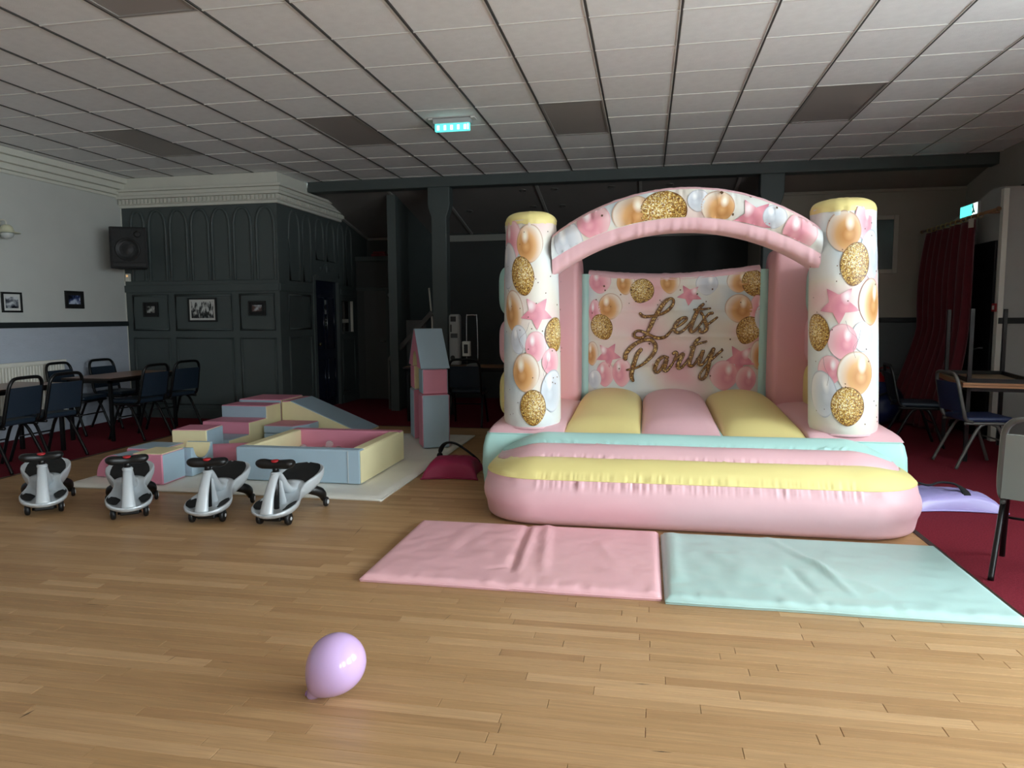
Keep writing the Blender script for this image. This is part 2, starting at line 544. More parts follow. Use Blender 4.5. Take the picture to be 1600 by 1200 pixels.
# door
dr = MB().box(BX - .075, BX - .03, DY0 + .03, DY1 - .03, 0.005, DZ - .03)
door1 = struct(dr.build('door_1', mat('navy_gloss', (20, 28, 48), .16, coat=.5))); door1['label'] = 'glossy navy panelled door in the dark box'
for py0, py1, pz0, pz1 in ((.10, .36, .92, 1.72), (.47, .73, .92, 1.72), (.10, .36, .14, .76), (.47, .73, .14, .76)):
    moulding([(BX - .03, DY0 + (py0 + py1) / 2 + a, z) for a, z in rect(py1 - py0, pz0, pz1)], door1, 'panel_moulding', .016)
    door1.children[-1].data.materials.clear(); door1.children[-1].data.materials.append(MATS['navy_gloss'])
fr = MB().box(BX - .09, BX + .02, DY0 - .05, DY0 + .03, 0, DZ + .03).box(BX - .09, BX + .02, DY1 - .03, DY1 + .05, 0, DZ + .03).box(BX - .09, BX + .02, DY0 + .03, DY1 - .03, DZ - .03, DZ + .05)
fr.build('door_frame', M_DARKGREEN, door1, bevel=.006)
M_SIGN = mat('sign_grey', (150, 152, 150), .5)
sg = MB().box(BX - .03, BX - .026, 10.36, 10.50, 1.46, 1.68).build('sign', M_SIGN, door1)
MB().lathe([(.0, 0), (.045, 0), (.045, .002), (0, .002)], 20, (BX - .0255, 10.43, 1.57), Matrix.Rotation(R(90), 3, 'Y')).build('round_mark', M_BLACK, sg)
sg2 = MB().box(BX - .03, BX - .026, 10.38, 10.50, 1.22, 1.42).build('sign', M_BLACK, door1)
lines = MB()
for k, wd in enumerate((.04, .035, .04)):
    lines.box(BX - .026, BX - .0245, 10.44 - wd, 10.44 + wd, 1.37 - k * .045, 1.385 - k * .045)
lines.build('text_bars', M_SIGN, sg2)
MB().lathe([(0, 0), (.012, 0), (.012, .03), (.028, .035), (.03, .06), (0, .065)], 16, (BX - .03, 10.12, 1.0), Matrix.Rotation(R(90), 3, 'Y')).build('door_knob', mat('brass_dull', (120, 110, 80), .3, 1), door1, smooth=True)
# serving hatch with a mirror
hm = MB().box(BX - .10, BX - .085, HY0, HY1, HZ0, HZ1)
hatch = struct(hm.build('window_5', mat('dark_glass', (10, 11, 11), .08))); hatch['label'] = 'small dark serving hatch beside the navy door'
MB().box(BX - .035, BX + .004, HY1 - .025, HY1, HZ0, HZ1).build('white_jamb', M_WHITE, hatch)
MB().box(BX - .084, BX + .02, HY0, HY1 - .05, HZ0 - .02, HZ0 + .01).build('sill', M_DARKGREEN, hatch)
MB().box(BX - .084, BX - .06, HY0, HY1 - .06, HZ0 + .16, HZ0 + .22).build('shelf', M_CORNICE, hatch)
# cornice with dentils
cc = MB()
for (d, z0, z1) in ((.03, 2.945, 2.985), (.05, 2.985, 3.06), (.09, 3.06, 3.10), (.10, 3.10, 3.15), (.14, 3.15, 3.185), (.05, 3.185, ZC - .004)):
    cc.box(XL, BX + d, YB - d, YB + .005, z0, z1)
    cc.box(BX - .005, BX + d, YB, 9.80 if z1 > 3.2 else 11.0, z0, z1)
cc.build('cornice', M_CORNICE, wall_box, bevel=.006)
dn = MB()
k = XL + .03
while k < BX + .04:
    dn.box(k, k + .032, YB - .078, YB - .045, 2.995, 3.05); k += .0595
k = YB - .03
while k < 10.98:
    dn.box(BX + .045, BX + .078, k, k + .032, 2.995, 3.05); k += .0595
d_ = dn.build('dentil_band', M_CORNICE, wall_box); d_['kind'] = 'stuff'

# ---- beam and posts
bm = MB().box(-4.83, XR, YBEAM - .10, YBEAM + .10, 3.21, ZC + .01)
beam = struct(bm.build('trim_4', M_DARKGREEN, bevel=.012)); beam['label'] = 'dark grey ceiling beam carried by two posts'
def post(x0, x1, nm):
    yc = YBEAM
    b = MB()
    prof = [(0, 0), (0, 2.72), (.0, 2.80), (-.035, 2.90), (-.05, 2.98), (-.05, 3.215)]
    b.prism([(x0 + p[0], p[1]) for p in prof] + [(x1 - p[0], p[1]) for p in prof[::-1]], lambda a, z, t: (a, t, z), yc - .09, yc + .09)
    o = struct(b.build(nm, M_DARKGREEN, bevel=.012))
    MB().box(x0 - .02, x1 + .02, yc - .11, yc + .11, 0, .16).build('plinth', M_DARKGREEN, o, bevel=.006)
    return o
p1_ = post(-2.985, -2.765, 'trim_5'); p1_['label'] = 'dark grey post under the beam, left of the castle'
p2_ = post(1.47, 1.67, 'trim_6'); p2_['label'] = 'dark grey post under the beam, behind the right castle column'

# ---- sloped ceiling behind the beam
YBK = 12.0
zs = lambda y: 3.27 - (y - YBEAM) * .205
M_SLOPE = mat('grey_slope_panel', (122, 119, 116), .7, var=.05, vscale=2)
sl = MB()
def slab(x0, x1, y0, y1, m_, nm, parent=None):
    b = MB().add([(x0, y0, zs(y0)), (x1, y0, zs(y0)), (x1, y1, zs(y1)), (x0, y1, zs(y1)), (x0, y0, zs(y0) + .06), (x1, y0, zs(y0) + .06), (x1, y1, zs(y1) + .06), (x0, y1, zs(y1) + .06)],
                 [(3, 2, 1, 0), (4, 5, 6, 7), (0, 1, 5, 4), (1, 2, 6, 5), (2, 3, 7, 6), (3, 0, 4, 7)])
    return b.build(nm, m_, parent)
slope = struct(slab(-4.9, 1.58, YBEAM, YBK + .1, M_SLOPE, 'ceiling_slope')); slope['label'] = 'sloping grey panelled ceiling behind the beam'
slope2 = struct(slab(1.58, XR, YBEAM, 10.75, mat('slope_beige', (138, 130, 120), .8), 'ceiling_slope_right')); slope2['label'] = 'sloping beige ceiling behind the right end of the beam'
for xb in (-3.70, -2.95, -1.53, -.1, 1.2):
    MB().add([(xb - .02, YBEAM + .1, zs(YBEAM + .1) - .02), (xb + .02, YBEAM + .1, zs(YBEAM + .1) - .02), (xb + .02, YBK, zs(YBK) - .02), (xb - .02, YBK, zs(YBK) - .02),
              (xb - .02, YBEAM + .1, zs(YBEAM + .1)), (xb + .02, YBEAM + .1, zs(YBEAM + .1)), (xb + .02, YBK, zs(YBK)), (xb - .02, YBK, zs(YBK))],
             [(3, 2, 1, 0), (4, 5, 6, 7), (0, 1, 5, 4), (1, 2, 6, 5), (2, 3, 7, 6), (3, 0, 4, 7)]).build('batten', mat('batten', (150, 148, 144), .6), slope)
slope_rot = Matrix.Rotation(math.atan(.205) * -1, 3, 'X')
for x_, y_ in ((-2.85, 10.25), (-2.72, 10.95), (-1.75, 10.2), (-1.30, 10.2), (-1.70, 10.85), (-1.26, 10.85), (-.5, 10.2), (.3, 10.2)):
    MB().lathe([(.052, .004), (.052, -.006), (.036, -.008), (.03, 0), (0, .002)], 18, (x_, y_, zs(y_) - .002), slope_rot).build('downlight', mat('downlight_rim', (128, 126, 122), .35, .6), slope, smooth=True)

# ---- walls at the very back
bw = MB().box(-3.68, 1.70, YBK, YBK + .1, 0, 2.86)
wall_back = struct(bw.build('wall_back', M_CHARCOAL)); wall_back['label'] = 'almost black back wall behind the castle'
MB().box(-3.655, 1.57, YBK - .04, YBK, 2.69, 2.80).build('picture_rail', mat('rail_grey', (140, 140, 134), .6), wall_back, bevel=.008)
lb = MB().box(-4.90, -3.76, 11.6, 11.7, 0, 2.42)
lb.box(-4.9, -3.76, 12.1, 12.2, 0, 2.9)
wall_hall = struct(lb.build('wall_hall', mat('dark_grey_paint', (66, 68, 67), .6))); wall_hall['label'] = 'dark wall with a plain door at the back left'
MB().box(-4.9, -3.8, 11.56, 11.75, 2.36, 2.44).build('ledge', M_DARKGREEN, wall_hall, bevel=.006)
MB().box(-4.9, -3.8, 11.575, 11.6, 1.86, 1.92).build('rail', M_DARKGREEN, wall_hall, bevel=.004)
d2 = struct(MB().box(-4.75, -4.36, 11.56, 11.6, 0.01, 1.86).build('door_2', mat('door_dark', (78, 79, 77), .4))); d2['label'] = 'plain dark door in the back left corner'
MB().box(-4.36, -4.31, 11.55, 11.6, 0, 1.88).build('door_frame', M_DARKGREEN, d2)
MB().tube([(-4.38, 11.555, 1.0), (-4.38, 11.52, 1.0), (-4.46, 11.515, 1.0)], .008, 6).build('door_handle', mat('steel', (150, 150, 150), .3, 1), d2, smooth=True)
MB().lathe([(0, 0), (.035, 0), (.035, .012), (.018, .02), (0, .02)], 14, (-4.30, 11.545, 1.78), Matrix.Rotation(R(90), 3, 'X')).build('door_closer', MATS['steel'], d2)
pt = MB()
pt.prism([(10.2, 0), (12.1, 0), (12.1, zs(12.1) + .01), (10.2, zs(10.2) + .01)], lambda a, z, t: (t, a, z), -3.75, -3.66)
pt.prism([(10.12, 0), (10.22, 0), (10.22, zs(10.22) - .02), (10.12, zs(10.12) - .02)], lambda a, z, t: (t, a, z), -3.77, -3.64)
part = struct(pt.build('wall_partition', M_DARKGREEN)); part['label'] = 'narrow dark partition rising to the sloped ceiling'
MB().prism([(11.0, zs(11.0) - .03), (12.1, zs(12.1) - .03), (12.1, zs(12.1)), (11.0, zs(11.0))], lambda a, z, t: (t, a, z), -4.90, -4.86).build('edge_batten', MATS['batten'], slope)
MB().box(-4.86, -3.77, 12.06, 12.1, zs(12.08) - .05, zs(12.08) - .01).build('edge_batten', MATS['batten'], slope)

# ---- light back wall on the right, right wall
YL = 10.65
rw = MB().box(1.60, XR + .05, YL, YL + .1, 0, 3.16).box(1.58, 1.68, YL + .1, YBK + .1, 0, 3.1)
wall_right_back = struct(rw.build('wall_right_back', M_BEIGE)); wall_right_back['label'] = 'warm grey back wall right of the castle'
MB().box(1.60, XR, YL - .006, YL + .001, 0, 1.30).build('dado_panel', mat('dado_grey', (84, 87, 88), .7), wall_right_back)
MB().box(1.60, XR, YL - .03, YL, 1.295, 1.36).build('dado_rail', MATS['dado_dark'], wall_right_back, bevel=.005)
MB().box(1.60, XR, YL - .03, YL, 3.06, 3.10).build('picture_rail', M_BEIGE, wall_right_back, bevel=.005)
MB().box(1.60, 3.1, YL - .016, YL - .004, .55, .565).build('panel_joint', MATS['dado_dark'], wall_right_back)
MB().box(3.02, 3.8, YL - .05, YL - .006, .02, .56).build('pipe_boxing', mat('boxing', (92, 94, 93), .7), wall_right_back, bevel=.004)
win6 = struct(MB().box(2.86, 3.30, YL - .012, YL - .002, 2.02, 2.69).build('window_6', mat('obscure_glass', (70, 76, 76), .3))); win6['label'] = 'small dark window in the warm grey back wall'
fr = MB().box(2.80, 2.86, YL - .03, YL, 1.96, 2.75).box(3.30, 3.36, YL - .03, YL, 1.96, 2.75).box(2.86, 3.30, YL - .03, YL, 2.69, 2.75).box(2.86, 3.30, YL - .03, YL, 1.96, 2.02)
fr.build('window_frame', mat('frame_beige', (166, 158, 146), .6), win6, bevel=.006)
rw = MB()
prev = YR
for wy0, wy1 in sorted(WINDOWS):
    rw.box(XR, XR + .2, prev, wy0, 0, ZC + .04)
    rw.box(XR, XR + .2, wy0, wy1, 0, WZ0); rw.box(XR, XR + .2, wy0, wy1, WZ1, ZC + .04)
    prev = wy1
rw.box(XR, XR + .2, prev, YL + .1, 0, ZC + .04)
wall_right = struct(rw.build('wall_right', mat('right_wall_paint', (172, 166, 156), .8, var=.03))); wall_right['label'] = 'pale wall with tall windows on the right'
def pane_mat():
    m = bpy.data.materials.new('window_glass'); m.use_nodes = True
    nt = m.node_tree; nt.nodes.clear()
    out = nt.nodes.new('ShaderNodeOutputMaterial'); mx = nt.nodes.new('ShaderNodeMixShader')
    tr = nt.nodes.new('ShaderNodeBsdfTransparent'); gl = nt.nodes.new('ShaderNodeBsdfGlossy'); gl.inputs['Roughness'].default_value = .02
    mx.inputs[0].default_value = .06
    nt.links.new(tr.outputs[0], mx.inputs[1]); nt.links.new(gl.outputs[0], mx.inputs[2]); nt.links.new(mx.outputs[0], out.inputs[0])
    return m
M_PANE = pane_mat()
for k, (wy0, wy1) in enumerate(WINDOWS):
    ym = (wy0 + wy1) / 2
    fr = MB()
    for a, b_ in ((wy0, wy0 + .06), (ym - .03, ym + .03), (wy1 - .06, wy1)):
        fr.box(XR + .06, XR + .13, a, b_, WZ0, WZ1)
    for z0, z1 in ((WZ0, WZ0 + .06), (WZ1 - .06, WZ1), (2.05, 2.10)):
        fr.box(XR + .06, XR + .13, wy0 + .06, ym - .03, z0, z1); fr.box(XR + .06, XR + .13, ym + .03, wy1 - .06, z0, z1)
    w = struct(fr.build('window_%d' % (k + 1), M_WHITE)); w['label'] = 'tall white framed window in the right wall, out of view'
    for a, b_ in ((wy0 + .06, ym - .03), (ym + .03, wy1 - .06)):
        for z0, z1 in ((WZ0 + .06, 2.05), (2.10, WZ1 - .06)):
            MB().box(XR + .09, XR + .096, a, b_, z0, z1).build('pane', M_PANE, w)
    MB().box(XR - .06, XR + .06, wy0 - .05, wy1 + .05, WZ0 - .03, WZ0).build('window_sill', M_WHITE, w, bevel=.005)
wr = struct(MB().box(XL - .1, XR + .2, YR - .1, YR, 0, ZC + .05).build('wall_rear', mat('rear_wall_paint', (186, 182, 172), .8))); wr['label'] = 'pale wall behind the viewer'

# ---- draught lobby on the right with an arched head
LX = 3.76
lob = MB()
prof = [(8.62, 0), (10.63, 0), (10.63, 2.42)]
for k in range(0, 13):
    a = pi * k / 24
    prof.append((10.63 - 1.75 * sin(a) , 2.42 + .36 * (1 - cos(a)) ** .5 * 1.0 if False else 2.42 + .36 * sin(a)))
prof += [(8.62, 2.76)]
lob.prism(prof, lambda y_, z_, t: (t, y_, z_), LX, XR - .002)
lobby = struct(lob.build('wall_lobby', mat('lobby_board', (168, 168, 164), .7, var=.03))); lobby['label'] = 'pale boarded lobby with an arched head behind the red curtain'
for yy in (9.2, 9.6, 10.0):
    MB().box(LX - .005, LX, yy, yy + .008, .1, 2.55).build('board_joint', mat('joint_grey', (110, 110, 106), .8), lobby)  # thin grey strip along each board joint
MB().box(LX - .012, LX + .04, 8.60, 8.67, 0, 2.74).build('corner_trim', M_WHITE, lobby)
MB().box(LX, XR, 8.59, 8.615, 1.295, 1.36).build('dado_rail', MATS['dado_dark'], lobby)
d3 = struct(MB().box(LX - .03, LX - .004, 8.70, 9.55, .01, 2.2).build('door_3', mat('black_door', (14, 15, 18), .4))); d3['label'] = 'black door half hidden by the red curtain'
MB().tube([(LX - .035, 8.85, 1.02), (LX - .07, 8.85, 1.02), (LX - .075, 8.95, 1.0)], .011, 8).build('door_handle', MATS['steel'], d3, smooth=True)

# ---- scuff marks and gouges in the dance floor
M_SCUFF = mat('dark_scuff', (74, 56, 40), .7)
for (ax, ay), (bx, by), wd in (((-2.16, 2.02), (-2.15, 2.08), .008), ((-1.92, 2.48), (-1.91, 2.55), .003), ((-2.72, 2.94), (-2.62, 2.945), .004), ((-.91, 3.05), (-.89, 3.15), .0025),
                               ((-.03, 2.64), (.03, 2.642), .005), ((.03, 2.22), (.10, 2.223), .005), ((-1.70, 2.52), (-1.64, 2.522), .003), ((-1.84, 4.19), (-1.87, 4.45), .004)):
    d = Vector((bx - ax, by - ay, 0)).normalized(); nrm_ = Vector((-d.y, d.x, 0)) * wd / 2
    a_, b_ = Vector((ax, ay, .0004)), Vector((bx, by, .0004)); m_ = (a_ + b_) / 2
    MB().add([a_, m_ - nrm_, b_, m_ + nrm_], [(0, 1, 2, 3)]).build('scuff_mark', M_SCUFF, floor)
DEC_L= [('pink',-0.75,1.975,0.126,0.32,0),('silver',-0.864,1.79,0.107,0.359,0),('gold',-0.068,1.95,0.209,0.291,0),('glit',-0.341,1.708,0.175,0.301,10),('gold',-0.659,1.446,0.136,0.32,5),('silver',-0.477,1.228,0.126,0.223,0),('pink',0.136,1.174,0.165,0.233,0),('star',0.182,1.431,0.272,0.272,0),('glit',0.818,1.262,0.126,0.267,-5),('pink',0.659,1.053,0.126,0.213,0),('gold',-0.227,0.975,0.213,0.301,0),('silver',0.705,0.83,0.155,0.33,-5),('glit',0.023,0.705,0.204,0.281,0)]
DEC_R= [('pink',0.63,2.05,0.108,0.269,0),('silver',0.815,1.817,0.116,0.349,0),('gold',0.037,1.979,0.233,0.287,0),('glit',0.37,1.75,0.188,0.305,-8),('silver',0.556,1.248,0.134,0.215,0),('gold',0.778,1.49,0.125,0.332,-3),('pink',0.0,1.213,0.197,0.251,0),('pink',-0.37,1.007,0.161,0.215,0),('star',-0.093,1.472,0.287,0.287,0),('glit',-0.704,1.275,0.143,0.269,8),('gold',0.37,0.989,0.233,0.314,0),('silver',-0.556,0.836,0.179,0.34,8),('glit',0.148,0.756,0.224,0.278,0)]
DEC_A= [('silver',-0.579,1.945,0.216,0.357,10),('pink',-0.394,2.104,0.254,0.263,15),('gold',-0.11,2.146,0.301,0.282,10),('glit',0.114,2.157,0.338,0.31,0),('silver',0.361,2.23,0.16,0.16,0),('gold',0.495,2.18,0.235,0.235,-10),('star',0.746,2.092,0.301,0.301,-10),('silver',0.888,2.1,0.169,0.169,0),('pink',1.063,1.984,0.235,0.291,-10)]
DEC_B= [('pink',-0.456,1.746,0.218,0.243,0),('gold',-0.204,1.73,0.179,0.243,0),('glit',-0.046,1.646,0.237,0.243,-20),('gold',0.224,1.736,0.192,0.243,0),('silver',0.571,1.706,0.211,0.218,0),('star',0.41,1.603,0.256,0.218,-5),('gold',0.864,1.727,0.218,0.218,0),('glit',1.006,1.706,0.218,0.269,20),('pink',-0.506,1.442,0.115,0.256,0),('gold',-0.353,1.498,0.237,0.262,0),('glit',-0.435,1.294,0.211,0.269,25),('gold',-0.529,1.03,0.122,0.243,0),('pink',-0.4,0.824,0.179,0.256,0),('pink',-0.234,0.838,0.192,0.282,0),('star',-0.369,1.018,0.269,0.269,5),('pink',1.042,1.455,0.141,0.282,0),('gold',0.87,1.469,0.256,0.275,0),('glit',0.964,1.258,0.224,0.275,-20),('silver',1.073,1.381,0.102,0.23,0),('gold',1.059,1.023,0.141,0.282,0),('star',0.893,0.985,0.307,0.294,-5),('pink',0.746,0.821,0.269,0.294,0),('pink',0.951,0.785,0.192,0.256,0),('silver',-0.502,0.771,0.128,0.192,0)]
STROKES= [[(-0.059,1.426,0.0188),(-0.025,1.398,0.0256),(0.037,1.398,0.0222),(0.104,1.409,0.0188),(0.165,1.428,0.0222),(0.218,1.466,0.0256),(0.254,1.515,0.0222),(0.258,1.553,0.0171),(0.235,1.57,0.0188),(0.196,1.553,0.029),(0.156,1.508,0.0358),(0.111,1.437,0.0375),(0.071,1.366,0.0358),(0.039,1.294,0.0341),(0.01,1.235,0.0256),(-0.023,1.197,0.0188),(-0.064,1.185,0.0205),(-0.106,1.197,0.0205),(-0.115,1.23,0.0188),(-0.084,1.255,0.0188),(-0.036,1.25,0.0188),(0.023,1.221,0.0205),(0.081,1.193,0.0256),(0.14,1.185,0.0256),(0.189,1.201,0.0239),(0.23,1.243,0.0205),(0.262,1.281,0.0171)],[(0.262,1.281,0.0171),(0.319,1.306,0.0154),(0.375,1.352,0.0205),(0.381,1.381,0.0222),(0.35,1.381,0.0222),(0.306,1.352,0.0273),(0.274,1.298,0.0307),(0.277,1.256,0.029),(0.308,1.237,0.0256),(0.352,1.256,0.0205),(0.401,1.306,0.0171),(0.428,1.343,0.0154)],[(0.539,1.511,0.0205),(0.503,1.472,0.029),(0.464,1.397,0.0324),(0.437,1.318,0.0341),(0.424,1.268,0.0324),(0.437,1.245,0.0239),(0.467,1.257,0.0188),(0.506,1.305,0.0154),(0.55,1.368,0.0154),(0.593,1.417,0.0205),(0.625,1.425,0.0222)],[(0.455,1.46,0.0137),(0.528,1.463,0.0154),(0.604,1.471,0.0119)],[(0.522,1.428,0.0222),(0.533,1.412,0.0205)],[(0.545,1.392,0.0239),(0.558,1.347,0.0307),(0.575,1.305,0.0307),(0.572,1.263,0.0273),(0.54,1.243,0.0239),(0.51,1.251,0.0205),(0.515,1.272,0.0171)],[(0.575,1.309,0.0154),(0.619,1.342,0.0188),(0.67,1.383,0.0137)],[(-0.049,1.07,0.0307),(-0.082,1.027,0.0341),(-0.106,0.959,0.0358),(-0.127,0.882,0.0358),(-0.138,0.813,0.0324),(-0.123,0.763,0.0222)],[(-0.199,0.98,0.0341),(-0.195,1.027,0.0375),(-0.151,1.087,0.0358),(-0.085,1.138,0.0307),(-0.001,1.168,0.0273),(0.057,1.159,0.0307),(0.091,1.121,0.0324),(0.091,1.07,0.0324),(0.059,1.011,0.0307),(0.001,0.951,0.0239),(-0.057,0.908,0.0171),(-0.107,0.886,0.0154),(-0.183,0.868,0.0137)],[(0.21,0.993,0.0222),(0.167,1.001,0.0256),(0.119,0.96,0.0307),(0.091,0.892,0.0324),(0.096,0.856,0.0273),(0.121,0.851,0.0222),(0.16,0.901,0.0188),(0.202,0.976,0.0307),(0.186,0.918,0.0324),(0.179,0.871,0.0273),(0.204,0.863,0.0205),(0.243,0.91,0.0171),(0.276,0.969,0.0154)],[(0.264,1.033,0.0222),(0.286,1.047,0.0239),(0.3,1.027,0.0205),(0.276,0.969,0.0171),(0.324,1.01,0.0222),(0.36,1.029,0.0256),(0.336,0.978,0.0324),(0.31,0.919,0.0324),(0.316,0.889,0.0256),(0.35,0.902,0.0205),(0.398,0.962,0.0171),(0.43,1.004,0.0154)],[(0.508,1.182,0.0222),(0.477,1.147,0.029),(0.453,1.08,0.0324),(0.434,1.004,0.0341),(0.417,0.936,0.0307),(0.433,0.91,0.0239),(0.464,0.93,0.0188),(0.512,1.004,0.0154),(0.547,1.063,0.0256),(0.523,0.987,0.0324),(0.51,0.937,0.029),(0.531,0.924,0.0222),(0.569,0.963,0.0188),(0.617,1.038,0.0239),(0.644,1.078,0.029)],[(0.429,1.096,0.0137),(0.493,1.126,0.0171),(0.574,1.151,0.0137)],[(0.644,1.078,0.029),(0.619,1.005,0.0324),(0.6,0.921,0.0307),(0.584,0.836,0.0273),(0.548,0.786,0.0239),(0.518,0.794,0.0205),(0.523,0.836,0.0154),(0.562,0.895,0.0137),(0.618,0.963,0.0154),(0.673,1.022,0.0188),(0.725,1.068,0.0154)]]
# ================================================================== BOUNCY CASTLE
def vinyl(name, rgb):
    return mat(name, rgb, .42, bump=.10, bscale=9, spec=.4, stretch=(1, 1, 1))
V_PINK = vinyl('vinyl_pink', (233, 188, 194))
V_PINK2 = vinyl('vinyl_pink_side', (231, 174, 179))
V_MINT = vinyl('vinyl_mint', (176, 218, 211))
V_YEL = vinyl('vinyl_yellow', (238, 223, 150))

def print_bg(name):
    m = bpy.data.materials.new(name); m.use_nodes = True
    nt = m.node_tree; b = nt.nodes['Principled BSDF']
    tc = nt.nodes.new('ShaderNodeTexCoord')
    n = nt.nodes.new('ShaderNodeTexNoise'); n.inputs['Scale'].default_value = 1.7; n.inputs['Detail'].default_value = 1.5
    nt.links.new(tc.outputs['Object'], n.inputs['Vector'])
    r = nt.nodes.new('ShaderNodeValToRGB'); e = r.color_ramp.elements
    e[0].position = .30; e[0].color = lin(198, 216, 224)
    e[1].position = .72; e[1].color = lin(234, 184, 187)
    for p, c in ((.42, (226, 230, 228)), (.50, (231, 225, 212)), (.60, (235, 211, 205))):
        x = r.color_ramp.elements.new(p); x.color = lin(*c)
    nt.links.new(n.outputs['Fac'], r.inputs[0]); nt.links.new(r.outputs[0], b.inputs['Base Color'])
    b.inputs['Roughness'].default_value = .42
    n2_ = nt.nodes.new('ShaderNodeTexNoise'); n2_.inputs['Scale'].default_value = 7
    bp = nt.nodes.new('ShaderNodeBump'); bp.inputs['Strength'].default_value = .12; bp.inputs['Distance'].default_value = .01
    nt.links.new(tc.outputs['Object'], n2_.inputs['Vector']); nt.links.new(n2_.outputs['Fac'], bp.inputs['Height']); nt.links.new(bp.outputs[0], b.inputs['Normal'])
    return m
V_PRINT = print_bg('vinyl_printed')

def balloon_print(name, hi, midc, low, clear, rim, glitter=False):
    """flat print of a party balloon in UV space (0..1)"""
    m = bpy.data.materials.new(name); m.use_nodes = True
    nt = m.node_tree; b = nt.nodes['Principled BSDF']; L = nt.links.new
    uv = nt.nodes.new('ShaderNodeTexCoord')
    def dist(cx, cy, sx=1, sy=1):
        mp = nt.nodes.new('ShaderNodeMapping'); mp.inputs['Location'].default_value = (-cx * sx, -cy * sy, 0); mp.inputs['Scale'].default_value = (sx, sy, 1)
        L(uv.outputs['UV'], mp.inputs[0])
        ln = nt.nodes.new('ShaderNodeVectorMath'); ln.operation = 'LENGTH'; L(mp.outputs[0], ln.inputs[0])
        return ln.outputs['Value']
    def ramp(val, stops):
        r = nt.nodes.new('ShaderNodeValToRGB'); e = r.color_ramp.elements
        e[0].position, e[0].color = stops[0]; e[1].position, e[1].color = stops[-1]
        for p, c in stops[1:-1]:
            x = e.new(p); x.color = c
        L(val, r.inputs[0]); return r.outputs[0]
    if not glitter:
        sp = nt.nodes.new('ShaderNodeSeparateXYZ'); L(uv.outputs['UV'], sp.inputs[0])
        base = ramp(dist(.36, .42), [(.0, lin(*midc)), (.16, lin(*low)), (.34, lin(*midc)), (.58, lin(*clear))])
        spot = ramp(dist(.33, .70, 1.5, 1), [(.05, (1, 1, 1, 1)), (.22, (0, 0, 0, 1))])
        mx = nt.nodes.new('ShaderNodeMix'); mx.data_type = 'RGBA'
        L(spot, mx.inputs['Factor']); L(base, mx.inputs['A']); mx.inputs['B'].default_value = lin(*hi)
        colr = mx.outputs['Result']
    else:
        vo = nt.nodes.new('ShaderNodeTexVoronoi'); vo.inputs['Scale'].default_value = 46
        L(uv.outputs['UV'], vo.inputs['Vector'])
        wn_ = nt.nodes.new('ShaderNodeSeparateXYZ'); L(vo.outputs['Color'], wn_.inputs[0])
        d = dist(.36, .60)
        ad = nt.nodes.new('ShaderNodeMath'); ad.operation = 'MULTIPLY_ADD'; ad.inputs[1].default_value = -.55
        L(d, ad.inputs[0]); 
        sc = nt.nodes.new('ShaderNodeMath'); sc.operation = 'MULTIPLY_ADD'; sc.inputs[1].default_value = .75; sc.inputs[2].default_value = .30
        L(wn_.outputs['X'], sc.inputs[0]); L(sc.outputs[0], ad.inputs[2])
        colr = ramp(ad.outputs[0], [(.08, lin(84, 46, 14)), (.28, lin(142, 92, 34)), (.50, lin(192, 146, 62)), (.72, lin(236, 212, 128)), (.9, lin(255, 250, 225))])
    edge = ramp(dist(.5, .5), [(.455, (0, 0, 0, 1)), (.5, (1, 1, 1, 1))])
    mx2 = nt.nodes.new('ShaderNodeMix'); mx2.data_type = 'RGBA'
    L(edge, mx2.inputs['Factor']); L(colr, mx2.inputs['A']); mx2.inputs['B'].default_value = lin(*rim)
    L(mx2.outputs['Result'], b.inputs['Base Color'])
    b.inputs['Roughness'].default_value = .42
    return m
P_ = {'gold': balloon_print('print_gold_balloon', (255, 246, 226), (222, 172, 116), (196, 138, 78), (236, 224, 210), (186, 142, 110)),
      'pink': balloon_print('print_pink_balloon', (255, 244, 244), (238, 172, 182), (226, 150, 164), (244, 206, 208), (226, 160, 170)),
      'silver': balloon_print('print_pearl_balloon', (252, 252, 252), (214, 219, 226), (200, 206, 214), (232, 232, 234), (170, 176, 188)),
      'star': balloon_print('print_pink_star', (255, 236, 238), (232, 158, 170), (216, 136, 152), (206, 130, 148), (170, 96, 118)),
      'glit': balloon_print('print_glitter_balloon', (255, 250, 225), (216, 176, 88), (150, 96, 40), (120, 70, 26), (104, 66, 26), True)}
PNAME = {'gold': 'printed_gold_balloon', 'pink': 'printed_pink_balloon', 'silver': 'printed_pearl_balloon', 'star': 'printed_star', 'glit': 'printed_glitter_balloon'}

